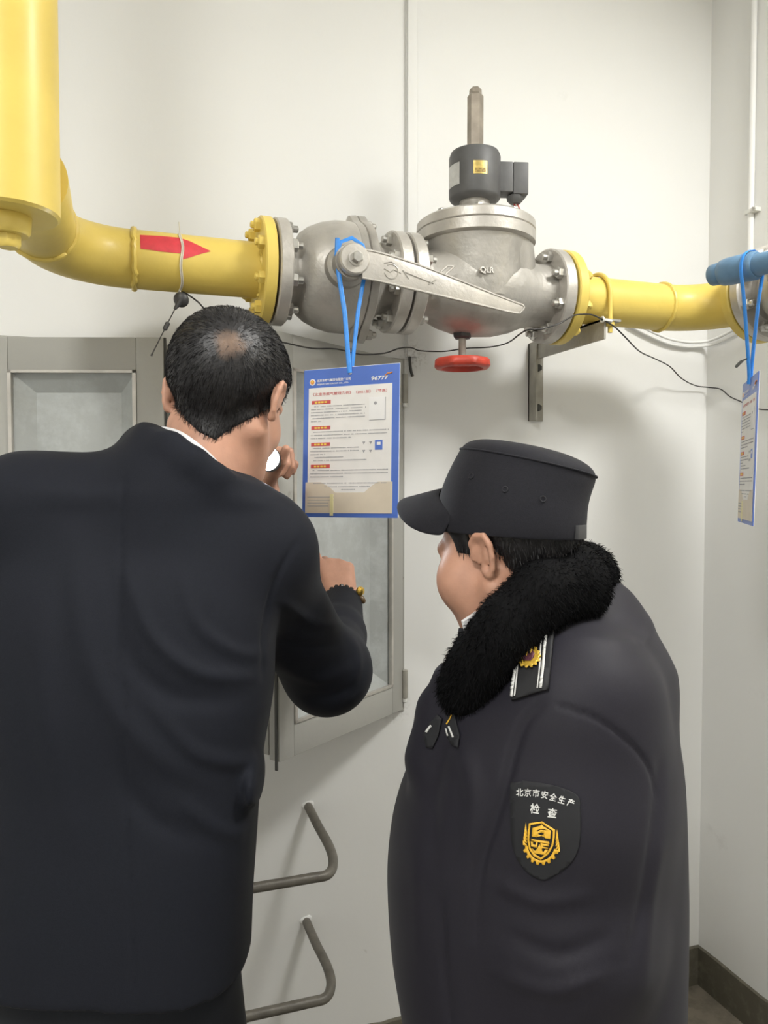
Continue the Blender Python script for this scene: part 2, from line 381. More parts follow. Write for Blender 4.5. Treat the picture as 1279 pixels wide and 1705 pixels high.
# ================================================================ STEP IRONS
for i, (A, z_b) in enumerate((((513, 1343), None), ((510, 1534), None))):
    a = atY(*A, 0.0); yb = -0.25
    c = atY(480, (1467, 1675)[i], yb)
    dz = float(c[2] - a[2])
    xr = float(a[0]) + 0.012; wid = 0.36
    p = [(a[0], 0.03, a[2]), (a[0], -0.02, a[2]), (a[0] + 0.004, -0.09, a[2] + dz * 0.25), (xr, -0.165, a[2] + dz * 0.60), (xr - 0.004, -0.215, a[2] + dz * 0.86), (xr - 0.026, yb, a[2] + dz),
         (xr - 0.07, yb - 0.004, a[2] + dz), (xr - wid * 0.5, yb - 0.004, a[2] + dz), (xr - wid + 0.07, yb - 0.004, a[2] + dz), (xr - wid + 0.026, yb, a[2] + dz), (xr - wid + 0.004, -0.215, a[2] + dz * 0.86),
         (xr - wid, -0.165, a[2] + dz * 0.6), (xr - wid, -0.02, a[2]), (xr - wid, 0.03, a[2])]
    t = thing('step_iron', ('upper' if i == 0 else 'lower') + ' grey bent steel step iron set in the wall below the cabinet', 'step iron', a, 'step irons in the wall')
    MB().tube(smooth_path(p, 8), 0.0112, n=14).build('rod', M['rung'], t)
    for x in (a[0], xr - wid):
        MB().lathe((x, 0.0, a[2]), -uy, [(0, 0.016), (0.002, 0.015), (0.004, 0.012)], n=14, rfun=lambda t_, r, a_: r * (1 + 0.15 * math.sin(3 * a_ + x * 9))).build('mortar_collar', M['wall'], t)
# ================================================================ GAS PIPES AND VALVES
V3 = lambda *q: np.array(q, float)
PY, PZ, PR = -0.27, 2.0, 0.057                 # axis of the run along the back wall
FR = 0.110                                     # flange radius
def disc(o, ax, t0, t1, r, n=48, ch=0.003):
    return MB().lathe(o, ax, [(t0, r - ch), (t0 + ch, r), (t1 - ch, r), (t1, r - ch)], n=n)
def weld(o, ax, r, parent, mat_):
    pts = []; ax = np.asarray(ax, float); e1 = uz; e2 = np.cross(ax, e1)
    n = 60
    rr = np.random.default_rng(int(abs(o[0]) * 1000) + 5)
    rad = 0.0045 + 0.0014 * rr.random(n)
    for k in range(n):
        a = 2 * math.pi * k / n
        pts.append(np.asarray(o) + ax * 0.002 * rr.normal() * 0.5 + (e1 * math.cos(a) + e2 * math.sin(a)) * (r + 0.0005))
    return MB().tube(pts, list(rad), n=8, closed=True).build('weld_bead', mat_, parent)
def bolt_ring(o, ax, t_nut, t_tip, parent, mat_, nb=8, rad=0.090, head=0.0135, ph=math.pi / 8, name='bolt'):
    """hexagon nuts with protruding stud ends, one part each"""
    ax = np.asarray(ax, float); e1 = uz if abs(ax[2]) < .9 else ux; e2 = np.cross(ax, e1)
    for k in range(nb):
        a = ph + 2 * math.pi * k / nb
        c = np.asarray(o) + (e1 * math.cos(a) + e2 * math.sin(a)) * rad
        sg = 1 if t_tip > t_nut else -1
        m_ = MB().lathe(c + ax * t_nut, ax * sg, [(-0.001, head), (0.010, head), (0.012, head * 0.86)], n=6, ref=e1 * math.cos(a + k) + e2 * math.sin(a + k))
        m_.lathe(c + ax * t_nut, ax * sg, [(0.010, 0.0075), (abs(t_tip - t_nut), 0.0075), (abs(t_tip - t_nut) + 0.002, 0.005)], n=10)
        m_.build(name, mat_, parent, smooth=30)

# ---- left yellow pipe: header with capped end, branch, elbow, run, flange
hc = P(14, 368, 1.09); hx, hy = float(hc[0]), float(hc[1]); HB = 1.930; HR = 0.069
lp_ = thing('gas_header_pipe', 'yellow gas pipe with capped upright header, elbow and red flow arrow', 'pipe', (hx, hy, HB))
Y = M['yellow']
MB().lathe((hx, hy, HB), uz, [(0, HR - 0.004), (0.004, HR), (CEIL - HB, HR)], n=48).build('header', Y, lp_)
MB().lathe((hx, hy, HB), -uz, [(0, 0.030), (0.002, 0.031), (0.022, 0.029), (0.026, 0.026)], n=28).build('drain_boss', Y, lp_)
MB().lathe((hx, hy, HB - 0.026), -uz, [(0, 0.016), (0.014, 0.016), (0.018, 0.013)], n=8).build('drain_plug', Y, lp_)
bx = hx + 0.021
MB().tube([(bx, hy + 0.03, PZ), (bx, PY - 0.152, PZ)], PR, n=40).build('branch', Y, lp_)
EX = bx + 0.152
el = [(EX - 0.152 * math.cos(a), PY - 0.152 * (1 - math.sin(a)), PZ) for a in np.linspace(0, math.pi / 2, 17)]
MB().tube(el, PR, n=40).build('elbow', Y, lp_, smooth=60)
MB().tube([(EX, PY, PZ), (0.280, PY, PZ)], PR, n=40).build('run', Y, lp_)
weld((EX + 0.004, PY, PZ), ux, PR, lp_, Y); weld((bx, PY - 0.156, PZ), uy, PR, lp_, Y); weld((0.281, PY, PZ), ux, PR, lp_, Y)
disc((0, PY, PZ), ux, 0.279, 0.304, FR).build('flange', Y, lp_)
bolt_ring((0, PY, PZ), ux, 0.279, 0.262, lp_, Y)
# red flow arrow, curved on the pipe surface
def on_pipe(px, py):
    """point of the run's surface seen at a pixel"""
    r = ray(px, py); a = r[1] ** 2 + r[2] ** 2; c0 = CAM - np.array([0, PY, PZ]); bq = 2 * (c0[1] * r[1] + c0[2] * r[2]); cq = c0[1] ** 2 + c0[2] ** 2 - (PR + 0.0006) ** 2
    disc_ = max(bq * bq - 4 * a * cq, 0)
    return CAM + r * ((-bq - math.sqrt(disc_)) / (2 * a))
top = [(233, 391), (250, 392), (270, 393), (290, 395), (302, 396), (303, 397), (315, 401), (330, 408), (351, 418)]
bot = [(234, 414), (250, 416), (270, 419), (290, 421), (302, 422), (303, 432), (315, 429), (330, 424), (351, 418.4)]
vs = []; fs = []
for a, b_ in zip(top, bot):
    for k in range(5):
        t = k / 4; vs.append(on_pipe(a[0] * (1 - t) + b_[0] * t, a[1] * (1 - t) + b_[1] * t))
for i in range(len(top) - 1):
    for k in range(4): fs.append((i * 5 + k, i * 5 + k + 1, i * 5 + k + 6, i * 5 + k + 5))
link_mesh('flow_arrow', vs, fs, M['red_paint'], lp_)

# ---- ball valve with lever
def lobed(t, r, a):
    """four rounded lugs around the body joint"""
    return r * (1 + 0.16 * max(0, math.cos(4 * a)) ** 2)
bv = thing('ball_valve', 'grey cast ball valve with long stamped lever beside the red-arrow pipe', 'valve', (0.45, PY, PZ))
S = M['steel']; S2 = M['steel_light']
disc((0, PY, PZ), ux, 0.309, 0.336, FR).build('flange', S2, bv)
disc((0, PY, PZ), ux, 0.304, 0.309, 0.085).build('gasket', M['gasket'], bv)
MB().lathe((0, PY, PZ), ux, [(0.330, 0.070), (0.350, 0.068), (0.362, 0.072), (0.368, 0.086), (0.385, 0.099), (0.41, 0.110), (0.44, 0.117), (0.47, 0.118), (0.50, 0.112), (0.53, 0.088), (0.545, 0.072), (0.57, 0.070)], n=48).build('body', S, bv, smooth=50)
MB().lathe((0, PY, PZ), ux, [(0.474, 0.105), (0.478, 0.117), (0.492, 0.119), (0.494, 0.117)], n=64, rfun=lobed).build('body_joint_flange', S, bv, smooth=50)
MB().lathe((0, PY, PZ), ux, [(0.4965, 0.117), (0.4985, 0.119), (0.513, 0.119), (0.520, 0.104)], n=64, rfun=lobed).build('end_joint_flange', S, bv, smooth=50)
disc((0, PY, PZ), ux, 0.566, 0.594, FR).build('flange', S2, bv)
disc((0, PY, PZ), ux, 0.594, 0.600, 0.085).build('gasket', M['gasket'], bv)
bolt_ring((0, PY, PZ), ux, 0.336, 0.358, bv, M['zinc'])
bolt_ring((0, PY, PZ), ux, 0.566, 0.546, bv, M['zinc'])
bolt_ring((0, PY, PZ), ux, 0.520, 0.540, bv, S, nb=4, rad=0.118, head=0.012, ph=0)
hub = atY(588, 433, -0.43); hx_, hz_ = float(hub[0]), float(hub[2])
MB().lathe((hx_, PY - 0.09, hz_), -uy, [(0, 0.046), (0.03, 0.042), (0.036, 0.034), (0.062, 0.034)], n=32).build('stem_boss', S, bv)
LY = -0.428
lv_px_t = [(604, 414), (640, 422), (700, 441), (760, 464), (820, 488), (862, 504)]
lv_px_b = [(868, 518), (860, 521), (800, 507), (740, 493), (680, 479), (640, 469), (604, 462)]
poly = [atY(x, y, LY - 0.014) for x, y in lv_px_t] + [atY(872, 508, LY - 0.014), atY(873, 513, LY - 0.014)] + [atY(x, y, LY - 0.014) for x, y in lv_px_b]
poly2 = [(p[0], p[2]) for p in poly]
o0 = np.array([0, 0, 0.0])
lever = MB().prism(poly2, o0, ux, uz, uy, (LY - 0.012, LY)).build('lever', S2, bv, bevel=0.002)
MB().lathe((hx_, LY + 0.001, hz_), -uy, [(0, 0.029), (0.002, 0.031), (0.014, 0.031), (0.017, 0.028)], n=36).build('lever_hub', S2, lever)
MB().lathe((hx_ + 0.002, LY - 0.015, hz_), -uy, [(0, 0.0155), (0.003, 0.0155), (0.004, 0.013)], n=24).build('washer', S, lever)
MB().lathe((hx_ + 0.002, LY - 0.018, hz_), -uy, [(0, 0.012), (0.010, 0.012), (0.013, 0.010)], n=6).build('lever_bolt', M['zinc'], lever, smooth=30)
rim = [np.array([p[0], LY - 0.012, p[2]]) for p in poly]
MB().tube(smooth_path(rim, 3), 0.0022, n=6).build('raised_rim', S2, lever)
yl = LY - 0.0125
def on_lever(x, y): p = atY(x, y, yl); return np.array([p[0], yl, p[2]])
lg = MB()
cen = on_lever(652, 452)
arc = [cen + (ux * math.cos(a) + uz * math.sin(a)) * 0.0145 for a in np.linspace(-2.9, 2.2, 22)]
lg.tube(arc, 0.0012, n=5)
lg.tube([on_lever(640, 447), on_lever(650, 453), on_lever(656, 449), on_lever(668, 455)], 0.0012, n=5)
lg.tube([on_lever(640, 438), on_lever(652, 436), on_lever(662, 444)], 0.0012, n=5)
lg.build('cast_emblem', S, lever)
ar = MB(); ar.tube([on_lever(672, 452), on_lever(722, 472)], 0.0014, n=5); ar.tube([on_lever(671, 450), on_lever(681, 464)], 0.0014, n=5); ar.tube([on_lever(714, 473), on_lever(726, 466)], 0.0014, n=5)
ar.build('cast_arrow', S, lever)

# ---- solenoid shut-off valve
sv = thing('solenoid_valve', 'grey cast solenoid gas valve with black coil and upright spindle', 'valve', (0.785, PY, 1.815))
disc((0, PY, PZ), ux, 0.600, 0.629, FR).build('flange', S2, sv)
disc((0, PY, PZ), ux, 0.962, 0.990, FR).build('flange', S2, sv)
disc((0, PY, PZ), ux, 0.990, 0.996, 0.100).build('gasket', M['gasket'], sv)
bolt_ring((0, PY, PZ), ux, 0.629, 0.650, sv, M['zinc'])
bolt_ring((0, PY, PZ), ux, 0.962, 0.940, sv, M['zinc'])
BX = 0.785
MB().lathe((0, PY, PZ), ux, [(0.622, 0.076), (0.645, 0.072), (0.67, 0.080), (0.70, 0.093), (0.74, 0.103), (0.785, 0.106), (0.83, 0.103), (0.87, 0.093), (0.90, 0.080), (0.935, 0.072), (0.966, 0.076)], n=48).build('body', S, sv, smooth=60)
MB().lathe((BX, PY, PZ - 0.03), uz, [(0, 0.103), (0.05, 0.112), (0.10, 0.118), (0.132, 0.126)], n=48).build('valve_chest', S, sv, smooth=60)
MB().lathe((BX, PY, 2.098), uz, [(0, 0.128), (0.004, 0.136), (0.026, 0.137), (0.028, 0.135)], n=64).build('bonnet_lower_ring', S2, sv)
MB().lathe((BX, PY, 2.1265), uz, [(0, 0.135), (0.002, 0.137), (0.020, 0.136), (0.026, 0.128), (0.029, 0.06), (0.03, 0.0001)], n=64).build('bonnet_cover', S2, sv)
for k in range(8):
    a = 2 * math.pi * (k + 0.5) / 8
    MB().lathe((BX + 0.112 * math.cos(a), PY + 0.112 * math.sin(a), 2.152), uz, [(0, 0.009), (0.007, 0.009), (0.009, 0.007)], n=6).build('cover_bolt', M['zinc'], sv, smooth=30)
MB().lathe((BX - 0.003, PY, 2.150), uz, [(0, 0.044), (0.004, 0.041), (0.030, 0.041), (0.036, 0.036), (0.048, 0.035), (0.07, 0.035)], n=40).build('neck', S2, sv)
CR = 0.059
coil = MB().lathe((BX - 0.003, PY, 2.200), uz, [(0, CR - 0.012), (0.006, CR - 0.002), (0.010, CR), (0.100, CR), (0.110, CR - 0.004), (0.114, CR - 0.016)], n=48).build('coil', M['coil'], sv)
MB().lathe((BX - 0.003, PY, 2.313), uz, [(0, 0.026), (0.003, 0.024), (0.005, 0.019)], n=24).build('top_collar', M['zinc'], sv)
rodm = mat('spindle_steel', (0.33, 0.29, 0.24, 1), 0.45, 0.5, var=0.25, scale=25)
MB().lathe((BX - 0.002, PY, 2.315), uz, [(0, 0.0185), (0.125, 0.0185), (0.131, 0.0145), (0.140, 0.0140), (0.144, 0.011)], n=6, ref=(0.9, -0.43, 0)).build('spindle', rodm, sv, smooth=25)
def coil_patch(a0, a1, z0, z1, m_, name, parent, off=0.0008):
    vs = []; fs = []
    n = 8
    for k in range(n + 1):
        a = a0 + (a1 - a0) * k / n
        for z in (z0, z1): vs.append((BX - 0.003 + (CR + off) * math.cos(a), PY + (CR + off) * math.sin(a), z))
    for k in range(n): fs.append((2 * k, 2 * k + 2, 2 * k + 3, 2 * k + 1))
    return link_mesh(name, vs, fs, m_, parent)
va = math.atan2(-DIST - PY, 0 - BX)           # direction from coil to camera
coil_patch(va - 0.05, va + 0.48, 2.243, 2.272, M['brass'], 'name_plate', coil)
coil_patch(va + 0.01, va + 0.42, 2.2465, 2.2555, mat('plate_print', (0.35, 0.24, 0.06, 1), 0.5, var=0.6, scale=240), 'plate_print', coil, 0.0012)
coil_patch(va - 1.35, va - 0.60, 2.226, 2.275, M['label_grey'], 'side_label', coil)
cdir = np.array([0.97, -0.24, 0]); cdir /= np.linalg.norm(cdir); cperp = np.array([-cdir[1], cdir[0], 0])
co = np.array([BX - 0.003, PY, 2.252])
MB().obox(co, cdir, cperp, uz, (CR - 0.01, CR + 0.026), (-0.022, 0.022), (-0.032, 0.036)).build('plug_base', M['coil'], sv, bevel=0.003)
MB().obox(co, cdir, cperp, uz, (CR + 0.0265, CR + 0.062), (-0.022, 0.022), (-0.036, 0.036)).build('plug_cover', M['coil'], sv, bevel=0.003)
MB().lathe(co + cdir * (CR + 0.036) - uz * 0.036, -uz, [(0, 0.020), (0.008, 0.019), (0.016, 0.011)], n=12).build('cable_gland', M['coil'], sv)
wb = co + cdir * (CR + 0.036) - uz * 0.050
for k in range(3):
    MB().tube(smooth_path([wb + cdir * (k - 1) * 0.004, wb + cdir * (0.006 + k * 0.003) - uz * 0.015, wb + cdir * (0.014 + k * 0.002) - uz * 0.035], 4), 0.0015, n=6).build('lead_wire', M['red_wire'] if k != 1 else M['string'], sv)
MB().tube([wb + cdir * 0.016 - uz * 0.030, wb + cdir * 0.020 - uz * 0.070], [0.006, 0.0085], n=10).build('lead_sleeve', M['black_plastic'], sv)
# diagonal web of the casting, drain spindle and red hand wheel
MB().lathe((0.872, PY, 1.985), V3(-0.50, 0, 0.86), [(0.0, 0.072), (0.03, 0.084), (0.07, 0.098), (0.11, 0.112)], n=40).build('outlet_shoulder', S, sv, smooth=60)
HX = 0.752
MB().lathe((HX, PY, 1.952), -uz, [(-0.05, 0.05), (0.0, 0.037), (0.006, 0.033), (0.030, 0.032), (0.036, 0.030)], n=28).build('spindle_port', S, sv)
MB().lathe((HX, PY, 1.917), -uz, [(0, 0.022), (0.026, 0.022), (0.030, 0.018)], n=6).build('gland_nut', M['black_plastic'], sv, smooth=30)
MB().lathe((HX, PY, 1.888), -uz, [(0, 0.0085), (0.052, 0.0085)], n=14).build('wheel_spindle', M['bracket'], sv)
MB().lathe((HX, PY, 1.840), -uz, [(0, 0.012), (0.002, 0.052), (0.000, 0.060), (0.004, 0.064), (0.016, 0.065), (0.021, 0.060), (0.022, 0.048), (0.012, 0.044), (0.011, 0.0001)], n=48, rfun=lambda t, r, a: r * (1 + (0.02 * math.cos(8 * a) if r > 0.058 else 0))).build('hand_wheel', M['red'], sv, smooth=50)
# raised casting letters, laid against the casting
def cast_text(s, px, py, h, ang, Yp, parent):
    v, f = text_mesh(s, 0.03); o = atY(px, py, Yp)
    ca, sa = math.cos(ang), math.sin(ang)
    u2 = ux * ca + uz * sa; v2 = -ux * sa + uz * ca
    k = len(v); vs = [o + u2 * p[0] * h + v2 * p[1] * h for p in v] + [o + u2 * p[0] * h + v2 * p[1] * h + uy * 0.02 for p in v]
    me = bpy.data.meshes.new('cast_letters')
    bm = bmesh.new()
    bv_ = [bm.verts.new(tuple(q)) for q in vs[:k]]
    for q in f:
        try: bm.faces.new([bv_[i] for i in q])
        except ValueError: pass
    r = bmesh.ops.extrude_face_region(bm, geom=list(bm.faces))
    for e in r['geom']:
        if isinstance(e, bmesh.types.BMVert): e.co.y += 0.02
    bm.to_mesh(me); bm.free(); me.materials.append(S2)
    ob = bpy.data.objects.new('cast_letters', me); COL.objects.link(ob); ob.parent = parent
    ob.matrix_parent_inverse = Matrix.Translation(-parent.location)
    return ob
cast_text('QLR', 800, 453, 0.017, 0.05, PY - 0.1125, sv)
cast_text('PN1.6 DN100', 824, 487, 0.0125, 0.06, PY - 0.091, sv)
aw = MB()
for a, b_ in (((733, 453), (745, 443)), ((745, 443), (757, 443)), ((757, 443), (741, 457))):
    p, q = atY(*a, PY - 0.1135), atY(*b_, PY - 0.1135); aw.tube([p, q], 0.0022, n=6)
aw.build('cast_flow_mark', S2, sv)

# ---- right yellow pipe: flange, run, elbow towards the room, flange
rp = thing('gas_outlet_pipe', 'yellow gas pipe on a wall bracket, bending into the room before the corner', 'pipe', (1.15, PY, PZ - PR))
disc((0, PY, PZ), ux, 0.996, 1.022, FR).build('flange', Y, rp)
bolt_ring((0, PY, PZ), ux, 1.022, 1.040, rp, Y)
RX = 1.302
MB().tube([(1.02, PY, PZ), (RX, PY, PZ)], PR, n=40).build('run', Y, rp)
el = [(RX + 0.152 * math.sin(a), PY - 0.152 * (1 - math.cos(a)), PZ) for a in np.linspace(0, math.pi / 2, 17)]
MB().tube(el, PR, n=40).build('elbow', Y, rp, smooth=60)
OX, OY = RX + 0.152, PY - 0.152
weld((RX, PY, PZ), ux, PR, rp, Y); weld((1.021, PY, PZ), ux, PR, rp, Y); weld((OX, OY, PZ), uy, PR, rp, Y)
disc((OX, OY, PZ), -uy, 0.004, 0.028, FR).build('flange', Y, rp)
# ---- second ball valve, mostly out of view beyond its blue lever
b2 = thing('lever_valve', 'grey cast valve with a blue sleeved lever on the outlet pipe', 'valve', (OX, OY - 0.15, PZ))
disc((OX, OY, PZ), -uy, 0.028, 0.033, 0.085).build('gasket', M['gasket'], b2)
disc((OX, OY, PZ), -uy, 0.033, 0.060, FR).build('flange', S2, b2)
bolt_ring((OX, OY, PZ), -uy, 0.060, 0.082, b2, M['zinc'])
MB().lathe((OX, OY, PZ), -uy, [(0.055, 0.070), (0.075, 0.068), (0.09, 0.080), (0.12, 0.105), (0.16, 0.117), (0.20, 0.118), (0.24, 0.105), (0.27, 0.080), (0.285, 0.07), (0.31, 0.07)], n=48).build('body', S, b2, smooth=50)
MB().lathe((OX, OY, PZ), -uy, [(0.165, 0.11), (0.169, 0.117), (0.20, 0.117), (0.204, 0.11)], n=64, rfun=lobed).build('body_joint_flange', S, b2, smooth=50)
disc((OX, OY, PZ), -uy, 0.300, 0.328, FR).build('flange', S2, b2)
bolt_ring((OX, OY, PZ), -uy, 0.300, 0.280, b2, M['zinc'])
ge = P(1184, 459, 1.66); gm = P(1262, 441, 1.555); stem_top = np.array([OX - 0.02, OY - 0.185, PZ + 0.115])
gd = (gm - ge) / np.linalg.norm(gm - ge)
MB().lathe(ge, gd, [(0, 0.015), (0.006, 0.0225), (0.026, 0.0235), (0.030, 0.022), (0.034, 0.027), (0.046, 0.0285), (np.linalg.norm(gm - ge) - 0.006, 0.029), (np.linalg.norm(gm - ge), 0.025)], n=28).build('grip', M['grip'], b2, smooth=50)
gl = gm + gd * 0.10
MB().tube(smooth_path([gm - gd * 0.02, gm + gd * 0.05, gl, stem_top - uz * 0.01 + (gl - stem_top) * 0.3, stem_top], 6), 0.0225, n=20).build('lever', M['grip'], b2)
MB().lathe(stem_top, -uz, [(-0.03, 0.028), (0.0, 0.030), (0.05, 0.034)], n=24).build('stem', S, b2)
r3 = thing('gas_service_pipe', 'yellow gas pipe running on from the lever valve along the right wall', 'pipe', (OX, OY - 0.36, PZ - PR))
disc((OX, OY, PZ), -uy, 0.332, 0.356, FR).build('flange', Y, r3)
MB().tube([(OX, OY - 0.35, PZ), (OX, YB, PZ)], PR, n=32).build('run', Y, r3)
disc((OX, OY, PZ), -uy, 0.328, 0.332, 0.085).build('gasket', M['gasket'], r3)

# ---- pipe bracket on the wall
br = thing('pipe_bracket', 'grey angle-iron bracket on the wall under the outlet pipe', 'bracket', (1.10, 0, 1.73))
AZ = PZ - PR - 0.001
MB().box((1.078, -0.005, 1.728), (1.122, 0, AZ)).add(*[[(1.078, 0, 1.728), (1.083, 0, 1.728), (1.083, -0.042, 1.728), (1.078, -0.042, 1.728), (1.078, 0, AZ), (1.083, 0, AZ), (1.083, -0.042, AZ), (1.078, -0.042, AZ)], [(0, 3, 2, 1), (4, 5, 6, 7), (0, 1, 5, 4), (1, 2, 6, 5), (2, 3, 7, 6), (3, 0, 4, 7)]]).build('post', M['bracket'], br)
yt = -0.345
MB().box((1.083, yt, AZ - 0.048), (1.088, 0, AZ)).box((1.083, yt, AZ - 0.005), (1.13, 0, AZ)).build('arm', M['bracket'], br)
for z in (1.765, 1.875):
    MB().lathe((1.105, -0.005, z), -uy, [(0, 0.010), (0.008, 0.010), (0.010, 0.007)], n=6).build('anchor_bolt', M['dark'], br)
ub = [(1.108, PY - PR - 0.006, AZ - 0.03)] + [(1.108, PY + (PR + 0.006) * math.cos(a), PZ + (PR + 0.006) * math.sin(a)) for a in np.linspace(math.pi, 0, 22)] + [(1.108, PY + PR + 0.006, AZ - 0.03)]
MB().tube(ub, 0.0055, n=10).build('u_bolt', Y, br)
MB().lathe((1.108, PY - PR - 0.006, AZ - 0.005), -uz, [(0, 0.011), (0.010, 0.011)], n=6).build('u_bolt_nut', Y, br, smooth=30)
MB().lathe((1.108, PY + PR + 0.006, AZ - 0.005), -uz, [(0, 0.011), (0.010, 0.011)], n=6).build('u_bolt_nut', Y, br, smooth=30)

# ================================================================ CABLES, ANTENNA, STRING
st = [np.array([float(atY(298, 430, PY)[0]), 0, 0]) + np.array([0.002 * math.sin(5 * a), PY + (PR + 0.0015) * math.cos(a), PZ + (PR + 0.0015) * math.sin(a)]) for a in np.linspace(0, 2 * math.pi, 40, endpoint=False)]
sx = st[0][0]
t = thing('tie_string', 'white string tied round the yellow pipe over the red arrow', 'string', (sx, PY, PZ - PR))
MB().tube(st, 0.0014, n=6, closed=True).build('loop', M['string'], t)
MB().tube([p + np.array([0.003, 0, 0.0]) for p in st], 0.0012, n=6, closed=True).build('second_loop', M['string'], t)
tl = [np.array([sx, PY - 0.02, PZ + PR]), np.array([sx - 0.001, PY - 0.02, PZ + PR + 0.02])]
MB().tube(tl, 0.001, n=5).build('loose_end', M['string'], t)
MB().tube([np.array([sx, PY - 0.02, PZ - PR - 0.001]), np.array([sx + 0.001, PY - 0.02, PZ - PR - 0.022])], 0.001, n=5).build('hanging_end', M['string'], t)
A0, A1, A2, A3 = atY(301, 500, PY - 0.02), atY(291, 515, PY - 0.02), atY(277, 543, PY - 0.02), atY(252, 592, PY - 0.02)
an = thing('whip_antenna', 'small black magnetic-base antenna dangling from the yellow pipe', 'antenna', A0)
ad = (A3 - A1) / np.linalg.norm(A3 - A1)
MB().lathe(A0, np.array([-0.3, -0.8, -0.45]), [(-0.008, 0.0145), (-0.004, 0.0155), (0.0, 0.0145), (0.004, 0.009), (0.006, 0.004)], n=24).build('magnet_base', M['black_plastic'], an)
MB().tube([A0, A1], [0.0075, 0.0028], n=10).build('ferrule', M['black_plastic'], an)
MB().tube([A1, A3], 0.0011, n=6).build('whip', M['wire'], an)
MB().tube([A2 - ad * 0.009, A2 - ad * 0.007, A2 + ad * 0.007, A2 + ad * 0.009], [0.003, 0.0048, 0.0048, 0.003], n=10).build('loading_coil', M['black_plastic'], an)
MB().tube([A3 - ad * 0.004, A3 + ad * 0.001], 0.002, n=6).build('tip', M['black_plastic'], an)
cp = [(297, 481, -.275), (312, 490, -.272), (330, 503, -.27), (352, 524, -.27), (410, 556, -.31), (476, 571, -.312), (520, 580, -.250), (560, 581, -.200), (600, 590, -.146), (640, 588, -.088), (665, 580, -.052), (685, 579, -.035), (700, 584, -.025), (740, 585, -.04), (775, 580, -.07), (815, 578, -.12), (845, 571, -.22), (866, 556, -.36), (880, 549, -.412), (905, 547, -.418), (930, 539, -.414), (945, 531, -.410), (960, 524, -.396), (985, 524, -.354), (1003, 532, -.3525), (1022, 543, -.3525), (1040, 560, -.345), (1065, 585, -.24), (1090, 597, -.14), (1115, 610, -.07), (1135, 630, -.04), (1158, 642, -.02)]
pts = [atY(*q) for q in cp] + [atX(1180, 645, XR - .012), atX(1200, 648, XR - .012), atX(1215, 660, XR - .012), atX(1232, 668, XR - .012), atX(1262, 681, XR - .012), atX(1300, 682, XR - .012)]
o = MB().tube(smooth_path(pts, 5), 0.0018, n=6).build('antenna_cable', M['wire'], smooth=60)
tag(o, 'thin black cable looping from the antenna along the wall to the corner', 'cable')
for k, (dy, dz) in enumerate(((0, 0), (-0.006, 0.012))):
    pw = [(1045, 540, -.012), (1075, 556, -.012), (1110, 571, -.012), (1140, 577, -.012), (1160, 577, -.012)]
    pts = [atY(*q) + np.array([0, dy, dz]) for q in pw] + [atX(x_, y_, XR - .012) + np.array([dy, 0, dz]) for x_, y_ in ((1185, 574), (1210, 564), (1240, 548), (1275, 535))]
    o = MB().tube(smooth_path(pts, 5), 0.0042, n=8).build('white_cable', M['wall'], smooth=60)
    tag(o, ('lower', 'upper')[k] + ' of two white painted cables sagging behind the yellow outlet pipe', 'cable', 'white cables in the corner')
t = thing('cable_tie', 'white cable tie on the cable at the end of the bracket arm', 'cable tie', atY(1003, 532, -.3525))
c_ = atY(1003, 532, -.3525)
MB().tube([c_ + ux * math.cos(a) * 0.0 + uz * math.sin(a) * 0.006 + uy * math.cos(a) * 0.006 for a in np.linspace(0, 6.28, 12, endpoint=False)], 0.0022, n=6, closed=True).build('band', M['white_plastic'], t)
MB().tube([c_ + ux * 0.002, c_ + ux * 0.026 - uz * 0.002], 0.0038, n=6).build('head', M['white_plastic'], t)

